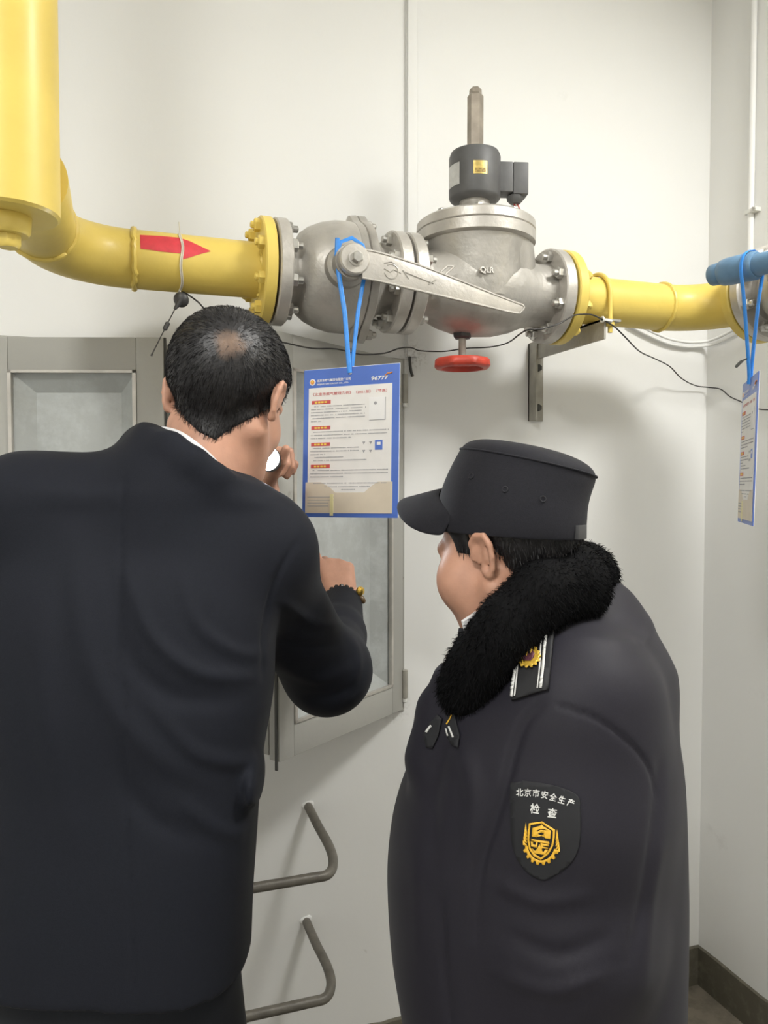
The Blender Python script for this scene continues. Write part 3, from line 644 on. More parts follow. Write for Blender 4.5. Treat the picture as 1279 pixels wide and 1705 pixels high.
# ================================================================ PLACARDS
def placard(c_top, u, v, n, label, hang):
    """A4 board hung by its top centre: c_top is the middle of the top edge, u right, v up, n towards the reader"""
    W, H = 0.210, 0.297
    t = thing('safety_placard', label, 'placard', c_top - v * H, 'gas safety placards')
    def R(m_, name, x0, x1, y0, y1, z0, z1, parent=t, **kw):   # fractions from top left
        return MB().obox(c_top - u * W / 2, u * W, -v * H, n, (x0, x1), (y0, y1), (z0, z1)).build(name, m_, parent, **kw)
    board = R(M['blue'], 'board', 0, 1, 0, 1, -0.0015, 0.0)
    R(M['print_white'], 'backing', 0.004, 1.004, -0.004, 0.998, -0.0025, -0.0016)
    sheet = R(M['paper'], 'sheet', 0.055, 0.930, 0.125, 0.765, 0.0, 0.0006)
    # tan pocket with a scooped upper edge
    pl = [(0.035, 0.972), (0.945, 0.972), (0.945, 0.765), (0.80, 0.765), (0.72, 0.80), (0.66, 0.835), (0.36, 0.835), (0.30, 0.80), (0.20, 0.765), (0.035, 0.765)]
    MB().prism([(x * W, -y * H) for x, y in pl], c_top - u * W / 2, u, v, n, (0.0002, 0.0012)).build('pocket', M['tan'], t, smooth=0)
    sc = [(0.20, 0.764), (0.30, 0.80), (0.36, 0.835), (0.66, 0.835), (0.72, 0.80), (0.80, 0.764)]
    MB().prism([(x * W, -y * H) for x, y in sc], c_top - u * W / 2, u, v, n, (0.0001, 0.0010)).build('sheet_foot', M['paper'], t, smooth=0)
    def txt(s, x, y, h, m_, name, width=None, bold=0.0, parent=sheet, shear=0.0):
        vv, ff = text_mesh(s, bold)
        w_ = vv[:, 0].max() - vv[:, 0].min(); k = (width * W / w_) if width else h * H
        o_ = c_top - u * W / 2 + u * x * W - v * y * H + n * 0.0010
        vs = [o_ + u * ((p[0] - vv[:, 0].min()) * k + p[1] * h * H * shear) + v * p[1] * h * H for p in vv]
        me = bpy.data.meshes.new(name); me.from_pydata([tuple(map(float, q)) for q in vs], [], ff); me.materials.append(m_)
        ob = bpy.data.objects.new(name, me); COL.objects.link(ob); ob.parent = parent
        return ob
    txt('北京市燃气集团有限责任公司', 0.145, 0.085, 0.020, M['print_white'], 'company_lettering', 0.36, 0.02, board)
    txt('BEIJING GAS GROUP CO., LTD.', 0.145, 0.106, 0.013, M['print_white'], 'company_lettering_english', 0.34, 0.02, board)
    txt('96777', 0.715, 0.098, 0.034, M['print_white'], 'number_lettering', 0.17, 0.03, board, 0.15)
    lc = c_top - u * W / 2 + u * 0.095 * W - v * 0.085 * H
    MB().lathe(lc, n, [(0.0, 0.0065), (0.0010, 0.0065)], n=24).build('round_emblem', M['print_white'], board)
    MB().lathe(lc, n, [(0.0, 0.0045), (0.0016, 0.0045)], n=24).build('emblem_ring', M['print_orange'], board)
    MB().lathe(lc + v * 0.001, n, [(0.0, 0.0022), (0.0020, 0.0022)], n=16).build('emblem_flame', M['gold_print'], board)
    MB().tube([c_top - u * W / 2 + u * a * W - v * b_ * H + n * 0.001 for a, b_ in ((0.86, 0.072), (0.885, 0.058), (0.91, 0.060), (0.93, 0.054))], 0.0012, n=5).build('phone_swoosh', M['print_orange'], board)
    txt('《北京市燃气管理条例》（2021版）（节选）', 0.10, 0.178, 0.022, M['print_red'], 'title_lettering', 0.78, 0.01)
    # red section bars, then rows of fine unreadable print
    for y in (0.212, 0.385, 0.497, 0.645):
        R(M['print_red'], 'section_bar', 0.09, 0.295, y, y + 0.024, 0.0006, 0.0011, sheet)
        g = MB()
        for k in range(4): g.obox(c_top - u * W / 2, u * W, -v * H, n, (0.125 + k * 0.035, 0.150 + k * 0.035), (y + 0.006, y + 0.018), (0.0011, 0.0013))
        g.build('bar_print', M['gold_print'], sheet)
    r = np.random.default_rng(5)
    rows = [(0.252, .12, .66), (0.272, .085, .66), (0.292, .085, .62), (0.312, .085, .66), (0.332, .10, .66), (0.352, .085, .20), (0.425, .11, .90), (0.447, .085, .88), (0.468, .085, .52),
            (0.535, .11, .60), (0.556, .085, .60), (0.577, .085, .24), (0.597, .13, .44), (0.618, .12, .68), (0.685, .11, .90), (0.706, .085, .90), (0.728, .085, .44), (0.772, .12, .88), (0.795, .24, .72), (0.815, .42, .56)]
    for (y, x0, x1) in rows:
        g = MB(); x = x0
        while x < x1:
            wd = 0.010
            if r.random() > 0.08:
                hh = 0.0045 + 0.003 * r.random()
                g.obox(c_top - u * W / 2, u * W, -v * H, n, (x, x + wd * 0.78), (y - hh / 2, y + hh / 2), (0.0010, 0.00125))
            x += wd * 1.15
        g.build('fine_print_row', M['print_grey'], sheet, smooth=0)
    for y in (0.862, 0.882, 0.902, 0.922):
        g = MB(); x = 0.06
        while x < (0.34 if y < 0.9 else 0.28):
            g.obox(c_top - u * W / 2, u * W, -v * H, n, (x, x + 0.008), (y, y + 0.006), (0.0012, 0.0014)); x += 0.0115
        g.build('fine_print_row', M['print_grey'], sheet, smooth=0)
    # pictures: a white booklet page, a small blue gas meter and flame symbols
    R(M['print_grey'], 'page_edge', 0.702, 0.868, 0.213, 0.362, 0.0004, 0.0008, sheet)
    R(M['print_white'], 'page_picture', 0.70, 0.86, 0.21, 0.358, 0.0004, 0.0012, sheet)
    MB().lathe(c_top - u * W / 2 + u * 0.765 * W - v * 0.250 * H, n, [(0.001, 0.0032), (0.0016, 0.0032)], n=12).build('page_emblem', M['print_grey'], sheet)
    R(M['blue'], 'meter_picture', 0.765, 0.840, 0.492, 0.556, 0.0004, 0.0013, sheet)
    R(M['print_white'], 'meter_window', 0.785, 0.822, 0.505, 0.525, 0.0004, 0.0016, sheet)
    for k in range(4):
        qx, qy = 0.635 + 0.07 * (k % 2), 0.50 + 0.055 * (k // 2)
        MB().prism([(qx * W, -qy * H), ((qx + 0.03) * W, -qy * H), ((qx + 0.015) * W, -(qy + 0.018) * H)], c_top - u * W / 2, u, v, n, (0.0004, 0.0012)).build('symbol', M['print_grey'], sheet)
    R(M['tag_yellow'], 'yellow_strip', 0.305, 0.340, 0.845, 0.990, 0.0012, 0.0022)
    ey = c_top - v * 0.012
    MB().lathe(ey, n, [(-0.003, 0.0032), (0.0012, 0.0032), (0.0016, 0.0022)], n=16).build('eyelet', M['zinc'], t)
    return t, ey
# main placard, hanging below the ball-valve lever
pl0, pr0 = P(510, 617, 1.560), P(662, 605, 1.478)
ctop = (pl0 + pr0) / 2; u_ = (pr0 - pl0); u_ /= np.linalg.norm(u_)
low = (P(498, 858, 1.555) + P(665, 860, 1.475)) / 2
v_ = ctop - low; v_ -= u_ * (v_ @ u_); v_ /= np.linalg.norm(v_); n_ = np.cross(u_, v_)
pm, ey = placard(ctop, u_, v_, n_, 'blue-edged safety placard hanging flat below the ball valve lever', None)
sp = thing('hanging_strap', 'bright blue strap looped over the ball valve lever, carrying a placard', 'strap', ey)
sw = dict(n=8, flat=0.35, flatdir=(0.33, 0.94, 0))
MB().tube([ey + n_ * 0.003, ey + np.array([-0.004, -0.001, 0.02]), atY(574, 520, -0.425), atY(564, 455, -0.416), atY(561, 425, -0.414), atY(562, 396, -0.416)], 0.0046, **sw).build('front_band', M['strap'], sp)
MB().tube([ey - n_ * 0.004, ey + np.array([0.004, 0.0, 0.02]), atY(596, 520, -0.415), atY(606, 464, -0.412), atY(611, 435, -0.412), atY(604, 408, -0.410), atY(586, 396, -0.404), atY(567, 403, -0.406), atY(560, 425, -0.409)], 0.0040, **sw).build('rear_band', M['strap'], sp)
# second placard, turned almost edge-on, hanging from the blue lever
hp = ge + gd * (np.linalg.norm(gm - ge) * 0.88)
e2 = P(1249, 638, 1.57)
u2 = P(1261, 632, 1.50) - P(1237, 622, 1.69); u2[2] = 0; u2 /= np.linalg.norm(u2)
v2 = uz * 0.998 + FH * 0.03 + RT * 0.03; v2 -= u2 * (v2 @ u2); v2 /= np.linalg.norm(v2); n2 = np.cross(u2, v2)
p2, ey2 = placard(e2 + v2 * 0.010, u2, v2, n2, 'blue-edged safety placard turned nearly edge-on below the blue lever', None)
s2 = thing('hanging_strap', 'blue strap hanging a placard from the blue sleeved lever', 'strap', ey2)
sw2 = dict(n=8, flat=0.35, flatdir=tuple(FH))
qd = np.cross(gd, uz); qd /= np.linalg.norm(qd); qd = qd if qd @ RT < 0 else -qd      # horizontal, across the grip
gup = np.cross(gd, qd); gup = gup if gup[2] > 0 else -gup
rim_ = lambda a_, r_=0.0315: hp + (qd * math.cos(a_) + gup * math.sin(a_)) * r_
sA, sB = rim_(0), rim_(math.pi)
MB().tube(smooth_path([ey2 + n2 * 0.003, ey2 + uz * 0.03 + (sA - hp) * 0.12, sA - uz * 0.075 - (sA - hp) * 0.35, sA - uz * 0.012, rim_(0.45), rim_(1.0), rim_(1.57)], 4), 0.0046, n=8, flat=0.35, flatdir=tuple(qd + uz * 0.3)).build('front_band', M['strap'], s2)
MB().tube(smooth_path([ey2 - n2 * 0.003, ey2 + uz * 0.03 + (sB - hp) * 0.12, sB - uz * 0.075 - (sB - hp) * 0.35, sB - uz * 0.012, rim_(2.7), rim_(2.14), rim_(1.57)], 4), 0.0048, n=8, flat=0.35, flatdir=tuple(qd - uz * 0.3)).build('rear_band', M['strap'], s2)
kt = ey2 + uz * 0.052 - RT * 0.006
MB().tube(smooth_path([kt, kt - RT * 0.012 - uz * 0.006, kt - RT * 0.024 - uz * 0.018], 4), [0.002] * 4 + [0.0035] * 4 + [0.002], n=6, flat=0.4, flatdir=tuple(FH)).build('knot_tail', M['dark'], s2)
# ================================================================ PEOPLE: signed-distance modelling
def V(*a): return np.array(a, float)
def smin(a, b, k):
    if k <= 0: return np.minimum(a, b)
    h = np.clip(0.5 + 0.5 * (b - a) / k, 0, 1)
    return b + (a - b) * h - k * h * (1 - h)
def cone(a, b, ra, rb):
    a = np.asarray(a, float); b = np.asarray(b, float); ba = b - a; l2 = float(ba @ ba) + 1e-12
    def f(p):
        pa = p - a; h = np.clip((pa @ ba) / l2, 0, 1)
        return np.linalg.norm(pa - h[:, None] * ba, axis=1) - (ra + (rb - ra) * h)
    return f
def chain(pts, k=0.01):
    """pts: list of (point, radius)"""
    fs = [cone(pts[i][0], pts[i + 1][0], pts[i][1], pts[i + 1][1]) for i in range(len(pts) - 1)]
    def f(p):
        d = fs[0](p)
        for g in fs[1:]: d = smin(d, g(p), k)
        return d
    return f
def ell(c, r, R=None):
    c = np.asarray(c, float); r = np.asarray(r, float)
    def f(p):
        q = p - c
        if R is not None: q = q @ R              # columns of R are the axes
        k0 = np.linalg.norm(q / r, axis=1); k1 = np.linalg.norm(q / (r * r), axis=1) + 1e-9
        return k0 * (k0 - 1) / k1
    return f
def union(items):
    """items: list of (function, blend)"""
    def f(p):
        d = items[0][0](p)
        for g, k in items[1:]: d = smin(d, g(p), k)
        return d
    return f
def loft(sec, n=2.4, d0=1.1):
    """sec: list of (py, left px, right px, depth centre, half depth); silhouette edges given in pixels at the depth centre"""
    rows = []
    for py, l, r, dc, b_ in sec:
        pl_, pr_ = P(l, py, dc) - CAM, P(r, py, dc) - CAM
        rows.append(((pl_[2] + pr_[2]) / 2 + EYE, (pl_ @ RT + pr_ @ RT) / 2, (pr_ @ RT - pl_ @ RT) / 2, (pl_ @ FH + pr_ @ FH) / 2, b_))
    rows = np.array(smooth_path(rows, 6))[::-1]
    zs = rows[:, 0]
    def f(p):
        z = p[:, 2]; q = p - CAM
        x = (q @ RT - np.interp(z, zs, rows[:, 1])); y = (q @ FH - np.interp(z, zs, rows[:, 3]))
        a = np.interp(z, zs, rows[:, 2]); b_ = np.interp(z, zs, rows[:, 4])
        d = ((np.abs(x / a) ** n + np.abs(y / b_) ** n) ** (1 / n) - 1) * np.minimum(a, b_) * 0.9
        return np.maximum(d, np.maximum(zs[0] - z, z - zs[-1]))
    return f
def clip(f, o, nrm):
    """keep the side of the plane that nrm points away from"""
    o = np.asarray(o, float); nrm = np.asarray(nrm, float); nrm = nrm / np.linalg.norm(nrm)
    return lambda p: np.maximum(f(p), (p - o) @ nrm)

def polygonize(f, lo, hi, h, margin=1.5):
    """sparse surface nets"""
    lo = np.asarray(lo, float); hi = np.asarray(hi, float); Bk = 8; s = Bk * h
    nb = np.ceil((hi - lo) / s).astype(int)
    g = np.stack(np.meshgrid(*[np.arange(k) for k in nb], indexing='ij'), -1).reshape(-1, 3)
    c = lo + (g + 0.5) * s
    val = np.concatenate([f(c[i:i + 200000]) for i in range(0, len(c), 200000)])
    g = g[np.abs(val) < s * 0.87 * margin]
    off = np.stack(np.meshgrid(*[np.arange(Bk + 1)] * 3, indexing='ij'), -1).reshape(-1, 3)
    verts = []; keys = []; edges = [[], [], []]; es = [[], [], []]
    dims = nb * Bk + 2
    def key(ijk): return (ijk[..., 0] * dims[1] + ijk[..., 1]) * dims[2] + ijk[..., 2]
    corners = np.array([(i, j, k) for i in (0, 1) for j in (0, 1) for k in (0, 1)])
    ed = [(a, b_) for a in range(8) for b_ in range(a + 1, 8) if np.abs(corners[a] - corners[b_]).sum() == 1]
    for i0 in range(0, len(g), 250):
        gb = g[i0:i0 + 250]
        idx = gb[:, None, :] * Bk + off[None]
        v = f((lo + idx.reshape(-1, 3) * h)).reshape(-1, Bk + 1, Bk + 1, Bk + 1)
        cv = np.stack([v[:, a:a + Bk, b_:b_ + Bk, c_:c_ + Bk] for a, b_, c_ in corners], -1)
        neg = (cv < 0).sum(-1); act = (neg > 0) & (neg < 8)
        if not act.any(): continue
        w_ = np.argwhere(act); vals = cv[act]
        ijk = gb[w_[:, 0]] * Bk + w_[:, 1:]
        acc = np.zeros((len(ijk), 3)); cnt = np.zeros(len(ijk))
        for a, b_ in ed:
            va_, vb_ = vals[:, a], vals[:, b_]; cr = (va_ < 0) != (vb_ < 0)
            t = np.where(cr, va_ / np.where(cr, va_ - vb_, 1), 0)
            acc += np.where(cr[:, None], corners[a] + t[:, None] * (corners[b_] - corners[a]), 0); cnt += cr
        verts.append(lo + (ijk + acc / cnt[:, None]) * h); keys.append(key(ijk))
        for ax in range(3):
            o = np.zeros(3, int); o[ax] = 1; ci = int(o[0] * 4 + o[1] * 2 + o[2])
            m_ = (vals[:, 0] < 0) != (vals[:, ci] < 0)
            edges[ax].append(ijk[m_]); es[ax].append(vals[m_, 0] < 0)
    verts = np.concatenate(verts); keys = np.concatenate(keys)
    order = np.argsort(keys); sk = keys[order]
    faces = []
    for ax in range(3):
        e = np.concatenate(edges[ax]); sg = np.concatenate(es[ax]); b_, c_ = (ax + 1) % 3, (ax + 2) % 3
        q = []; ok = np.ones(len(e), bool)
        for db, dc in ((0, 0), (1, 0), (1, 1), (0, 1)):
            n_e = e.copy(); n_e[:, b_] -= db; n_e[:, c_] -= dc
            k = key(n_e); pos = np.clip(np.searchsorted(sk, k), 0, len(sk) - 1); ok &= sk[pos] == k; q.append(order[pos])
        q = np.stack(q, 1)[ok]; sg = sg[ok]
        q[sg] = q[sg][:, ::-1]
        faces.append(q)
    return verts, np.concatenate(faces)[:, ::-1]
def vnormals(v, f):
    n = np.cross(v[f[:, 2]] - v[f[:, 0]], v[f[:, 3]] - v[f[:, 1]]); out = np.zeros_like(v)
    for k in range(4): np.add.at(out, f[:, k], n)
    return out / (np.linalg.norm(out, axis=1, keepdims=True) + 1e-12)
def relax(v, f, it=2, lam=0.5):
    """light Laplacian smoothing"""
    for _ in range(it):
        acc = np.zeros_like(v); cnt = np.zeros(len(v))
        for a, b_ in ((0, 1), (1, 2), (2, 3), (3, 0)):
            np.add.at(acc, f[:, a], v[f[:, b_]]); np.add.at(acc, f[:, b_], v[f[:, a]]); np.add.at(cnt, f[:, a], 1); np.add.at(cnt, f[:, b_], 1)
        v = v + (acc / cnt[:, None] - v) * lam
    return v
def mesh_obj(name, v, f, material, parent):
    me = bpy.data.meshes.new(name)
    me.vertices.add(len(v)); me.vertices.foreach_set('co', np.asarray(v, np.float32).ravel())
    k = f.shape[1]
    me.loops.add(len(f) * k); me.loops.foreach_set('vertex_index', f.astype(np.int32).ravel())
    me.polygons.add(len(f)); me.polygons.foreach_set('loop_start', np.arange(0, len(f) * k, k, dtype=np.int32)); me.polygons.foreach_set('loop_total', np.full(len(f), k, np.int32))
    me.polygons.foreach_set('use_smooth', np.ones(len(f), bool))
    me.update(calc_edges=True); me.validate()
    me.materials.append(material)
    o = bpy.data.objects.new(name, me); COL.objects.link(o)
    if parent is not None:
        o.parent = parent
        o.matrix_parent_inverse = Matrix.Translation(-parent.location) if parent.type == 'EMPTY' else Matrix()
    return o
def to_px(v):
    q = v - CAM; d = q @ FW
    return np.stack([CX + FPX * (q @ RT) / d, CY - FPX * (q @ UPV) / d], 1)
def fold(v, n, folds):
    """raise or sink cloth along drawn fold lines on the side that faces the room"""
    xy = to_px(v); disp = np.zeros(len(v)); face = np.clip(-(n @ FH) * 2 + 0.3, 0, 1)
    for pts, amp, wd in folds:
        pts = np.array(smooth_path([V(*q) for q in pts], 4)); best = np.full(len(v), 1e9); tt = np.zeros(len(v))
        L_ = len(pts) - 1
        for i in range(L_):
            a, b_ = pts[i], pts[i + 1]; ba = b_ - a; h = np.clip(((xy - a) @ ba) / (ba @ ba), 0, 1)
            d = np.linalg.norm(xy - a - h[:, None] * ba, axis=1); m_ = d < best
            best[m_] = d[m_]; tt[m_] = (i + h[m_]) / L_
        disp += amp * np.exp(-(best / wd) ** 2) * np.sin(np.pi * np.clip(tt * 0.9 + 0.05, 0, 1)) ** 0.7
    return v + n * (disp * face)[:, None]
def strands(v, f, n_str, length, dirfun, width, material, parent, name, seed=1, keep=None):
    """short tapering hairs on a surface, one mesh"""
    r = np.random.default_rng(seed)
    a, b_, c_, d_ = (v[f[:, k]] for k in range(4))
    ar = np.linalg.norm(np.cross(c_ - a, d_ - b_), axis=1)
    fi = r.choice(len(f), n_str, p=ar / ar.sum()); s, t = r.random(n_str)[:, None], r.random(n_str)[:, None]
    base = (a[fi] * (1 - s) + b_[fi] * s) * (1 - t) + (d_[fi] * (1 - s) + c_[fi] * s) * t
    nn = vnormals(v, f)[f[fi, 0]]
    if keep is not None:
        m_ = keep(base, r); base = base[m_]; nn = nn[m_]
    d = dirfun(base, nn, r); d /= np.linalg.norm(d, axis=1, keepdims=True)
    L_ = (length * (0.6 + 0.8 * r.random(len(base))))[:, None]
    side = np.cross(d, r.normal(size=d.shape)); side /= np.linalg.norm(side, axis=1, keepdims=True)
    mid = base + d * L_ * 0.55 + nn * L_ * 0.06; tip = base + d * L_ - V(0, 0, 1) * L_ * 0.06
    base = base - nn * 0.001
    k = len(base)
    vv = np.concatenate([base - side * width, base + side * width, mid + side * width * 0.7, mid - side * width * 0.7, tip + side * width * 0.12, tip - side * width * 0.12])
    i = np.arange(k)
    ff = np.concatenate([np.stack([i, i + k, i + 2 * k, i + 3 * k], 1), np.stack([i + 3 * k, i + 2 * k, i + 4 * k, i + 5 * k], 1)])
    o = mesh_obj(name, vv, ff, material, parent); o['kind'] = 'stuff'
    return o
def biggest(v, f):
    """keep the largest connected piece"""
    lab = np.arange(len(v))
    for _ in range(400):
        m_ = lab[f].min(1); new = lab.copy()
        for k in range(f.shape[1]): np.minimum.at(new, f[:, k], m_)
        new = np.minimum(new, new[new])
        if (new == lab).all(): break
        lab = new
    u, n_ = np.unique(lab, return_counts=True); keep = lab == u[n_.argmax()]
    idx = np.cumsum(keep) - 1
    return v[keep], idx[f[keep[f[:, 0]]]]
def cam_axes(*rows):
    """vectors given as (right, up, depth) -> world columns"""
    return np.stack([RT * r[0] + uz * r[1] + FH * r[2] for r in rows], 1)
def frame(fwd, up):
    f_ = RT * fwd[0] + uz * fwd[1] + FH * fwd[2]; u_ = RT * up[0] + uz * up[1] + FH * up[2]
    f_ = f_ / np.linalg.norm(f_); u_ = u_ - f_ * (u_ @ f_); u_ /= np.linalg.norm(u_)
    return np.stack([np.cross(f_, u_), f_, u_], 1)       # columns: person's right, forward, up

def head_field(c, R, chubby=0.0, k_=1.0):
    """head in its own frame: x to the person's right, y forward, z up"""
    L = lambda x, y, z: c + R @ V(x, y, z) * k_
    E = lambda x, y, z, a, b_, d: ell(L(x, y, z), V(a, b_, d) * k_, R)
    items = [(E(0, -0.010, 0.022, 0.0755, 0.095, 0.083), 0), (E(0, 0.035, -0.045, 0.060 + 0.006 * chubby, 0.058, 0.072), 0.03)]
    for s in (-1, 1):
        items.append((chain([(L(s * (0.056 + 0.006 * chubby), -0.004, -0.058), 0.020), (L(s * 0.035, 0.055, -0.098), 0.020), (L(0, 0.074, -0.106), 0.019)]), 0.02))
        items.append((E(s * (0.040 + 0.004 * chubby), 0.055, -0.040, 0.026 + 0.008 * chubby, 0.028 + 0.004 * chubby, 0.030 + 0.008 * chubby), 0.02))
        items.append((cone(L(s * 0.012, 0.088, 0.010), L(s * 0.045, 0.074, 0.012), 0.009, 0.008), 0.015))
        items.append((ell(L(s * 0.031, 0.079, -0.006), V(0.013, 0.011, 0.009) * k_, R), 0.006))
    items.append((cone(L(0, 0.088, -0.002), L(0, 0.108, -0.038), 0.008, 0.0115), 0.012))
    for s in (-1, 1): items.append((cone(L(s * 0.010, 0.098, -0.042), L(s * 0.004, 0.104, -0.043), 0.008, 0.008), 0.006))
    items.append((cone(L(-0.020, 0.087, -0.072), L(0.020, 0.087, -0.072), 0.0065, 0.0065), 0.008))
    items.append((cone(L(-0.016, 0.086, -0.080), L(0.016, 0.086, -0.080), 0.0075, 0.0075), 0.008))
    if chubby: items.append((E(0, 0.030, -0.088, 0.052, 0.050, 0.028), 0.03))
    base = union(items)
    ears = []
    for s in (-1, 1):
        ex = s * (0.0775)
        hel = [(-0.002, 0.011, 0.002), (0.004, 0.008, 0.016), (0.009, -0.004, 0.0235), (0.012, -0.018, 0.0205), (0.012, -0.023, 0.008), (0.010, -0.021, -0.008), (0.008, -0.016, -0.022), (0.006, -0.009, -0.029)]
        ears.append(chain([(L(ex + s * a, -0.004 + b_, -0.012 + d), 0.0042) for a, b_, d in hel], 0.002))
        ears.append(chain([(L(ex + s * 0.004, -0.012, -0.040), 0.0065), (L(ex + s * 0.001, -0.004, -0.034), 0.0055)], 0.002))
        ears.append(chain([(L(ex + s * 0.005, -0.008, 0.010), 0.0042), (L(ex + s * 0.007, -0.018, -0.002), 0.0042), (L(ex + s * 0.005, -0.013, -0.020), 0.0042)], 0.002))
        ears.append(ell(L(ex + s * 0.003, -0.010, -0.008), V(0.0035, 0.017, 0.026) * k_, R))
        ears.append(cone(L(ex - s * 0.001, 0.008, -0.012), L(ex, 0.008, -0.016), 0.0045, 0.0045))
    return union([(base, 0)] + [(e, 0.004) for e in ears]), base
def hand_items(wr, H, Lt, curl=(20, 60, 45, 25), thumb=(0.6, 0.55, -0.35), spread=0.0, sc=1.0):
    """wr wrist, H towards fingertips, Lt towards the thumb; palm faces -N. returns field list"""
    H = H / np.linalg.norm(H); Lt = Lt - H * (Lt @ H); Lt /= np.linalg.norm(Lt); N = np.cross(H, Lt)
    out = []
    spec = [(0.026, 0.093, (0.044, 0.026, 0.020), 0.0088), (0.006, 0.096, (0.048, 0.029, 0.021), 0.0090), (-0.013, 0.090, (0.044, 0.027, 0.020), 0.0085), (-0.030, 0.080, (0.034, 0.021, 0.018), 0.0076)]
    return H, Lt, N, spec
def build_hand(wr, H, Lt, back, curls, thumb_dir, sc=1.0):
    H = H / np.linalg.norm(H); Lt = Lt - H * (Lt @ H); Lt /= np.linalg.norm(Lt)
    N = back - H * (back @ H) - Lt * (back @ Lt); N /= np.linalg.norm(N)     # back of the hand
    items = []
    spec = [(0.028, 0.090, (0.044, 0.027, 0.021), 0.0090), (0.008, 0.094, (0.048, 0.030, 0.022), 0.0092), (-0.012, 0.089, (0.045, 0.028, 0.021), 0.0087), (-0.030, 0.079, (0.035, 0.022, 0.019), 0.0078)]
    tips = []
    for (l, h_, ph, r), cu in zip(spec, curls):
        kn = wr + (H * h_ + Lt * l) * sc
        items.append((cone(wr + (H * 0.012 + Lt * l * 0.62) * sc, kn, 0.0155 * sc, 0.0115 * sc), 0.014))
        p = kn; a = 0
        for j in range(3):
            a += math.radians(cu[j]); d = H * math.cos(a) - N * math.sin(a) + Lt * (0.06 * l / 0.03)
            d /= np.linalg.norm(d); q = p + d * ph[j] * sc
            items.append((cone(p, q, (r - 0.0006 * j) * sc, (r - 0.0006 * (j + 1)) * sc), 0.003)); p = q
        tips.append((p, d))
    t0 = wr + (H * 0.022 + Lt * 0.024 - N * 0.006) * sc; td = H * thumb_dir[0] + Lt * thumb_dir[1] + N * thumb_dir[2]; td /= np.linalg.norm(td)
    t1 = t0 + td * 0.044 * sc; td2 = td * 0.9 + H * 0.35 - N * 0.15; td2 /= np.linalg.norm(td2); t2 = t1 + td2 * 0.034 * sc; t3 = t2 + (td2 * 0.85 + H * 0.4) * 0.026 * sc
    items += [(cone(t0, t1, 0.0165 * sc, 0.0115 * sc), 0.012), (cone(t1, t2, 0.0110 * sc, 0.0100 * sc), 0.004), (cone(t2, t3, 0.0100 * sc, 0.0085 * sc), 0.003)]
    tips.append((t3, td2))
    return items, N, tips
def hair_field(head, c, R, zmin, thick, extra=None):
    """shell over the head above a hairline given as (angle, height) pairs; angle 0 at the face, + to the person's right"""
    an = np.radians([a for a, _ in zmin]); zz = np.array([z for _, z in zmin])
    def f(p):
        q = (p - c) @ R
        ph = np.arctan2(q[:, 0], q[:, 1]); zl = np.interp(ph, an, zz)
        up_ = q[:, 2] - zl
        th = np.clip(0.0015 + up_ * 0.16, 0.0, thick)
        return np.maximum(head(p) - th, -up_)
    return f
skin = mat('skin', (0.50, 0.270, 0.185, 1), 0.48, var=0.10, scale=35, bump=0.06, bscale=260, spec=0.4, detail=6)
skin.node_tree.nodes['Principled BSDF'].inputs['Subsurface Weight'].default_value = 0.12
skin.node_tree.nodes['Principled BSDF'].inputs['Subsurface Radius'].default_value = (0.012, 0.005, 0.003)
M['skin'] = skin
M['hair'] = mat('black_hair', (0.013, 0.012, 0.013, 1), 0.55, var=0.4, scale=90, bump=0.2, bscale=220, spec=0.35)
M['suit'] = mat('suit_wool', (0.0092, 0.0106, 0.0160, 1), 0.75, var=0.10, scale=400, bump=0.10, bscale=900, spec=0.16, sheen=0.03)
M['trouser'] = mat('trouser_wool', (0.013, 0.015, 0.020, 1), 0.75, var=0.1, scale=400, spec=0.2, sheen=0.05)
M['coat'] = mat('uniform_shell', (0.0145, 0.0134, 0.0200, 1), 0.62, var=0.10, scale=500, bump=0.06, bscale=1100, spec=0.25, sheen=0.03)
M['fur'] = mat('black_fur', (0.0045, 0.0045, 0.005, 1), 0.8, var=0.4, scale=300, spec=0.08)
M['shirt'] = mat('white_shirt', (0.74, 0.74, 0.75, 1), 0.7, var=0.03)
M['cap'] = mat('cap_twill', (0.0150, 0.0150, 0.0195, 1), 0.75, var=0.12, scale=300, bump=0.12, bscale=700, spec=0.18, sheen=0.03)
M['shoe'] = mat('black_leather', (0.012, 0.012, 0.012, 1), 0.3, var=0.1)
M['bead'] = mat('dark_wood_bead', (0.03, 0.022, 0.018, 1), 0.25)
M['gold'] = mat('gold_metal', (0.80, 0.52, 0.10, 1), 0.3, 0.8, var=0.2, scale=120)
M['seam'] = mat('seam_thread', (0.010, 0.010, 0.014, 1), 0.8)
M['eye_white'] = mat('eye_white', (0.75, 0.73, 0.70, 1), 0.2)
M['iris'] = mat('iris_dark', (0.02, 0.012, 0.008, 1), 0.15)
def eyes(c, R, parent):
    for s in (-1, 1):
        e = c + R @ V(s * 0.031, 0.0785, -0.006)
        MB().lathe(e, R @ V(s * 0.10, 1, -0.02), [(-0.010, 0.002), (-0.006, 0.0085), (0, 0.0112), (0.006, 0.0095), (0.0095, 0.006), (0.0118, 0.0001)], n=20).build('eye', M['eye_white'], parent)
        MB().lathe(e + (R @ V(s * 0.10, 1, -0.02)) * 0.0108, R @ V(s * 0.10, 1, -0.02), [(0, 0.0052), (0.0012, 0.0030), (0.0014, 0.0001)], n=16).build('iris', M['iris'], parent)
        MB().tube(smooth_path([c + R @ V(s * x, y, z) for x, y, z in ((0.014, 0.0945, 0.013), (0.032, 0.0875, 0.018), (0.048, 0.0745, 0.014))], 5), 0.0022, n=6).build('eyebrow', M['hair'], parent)

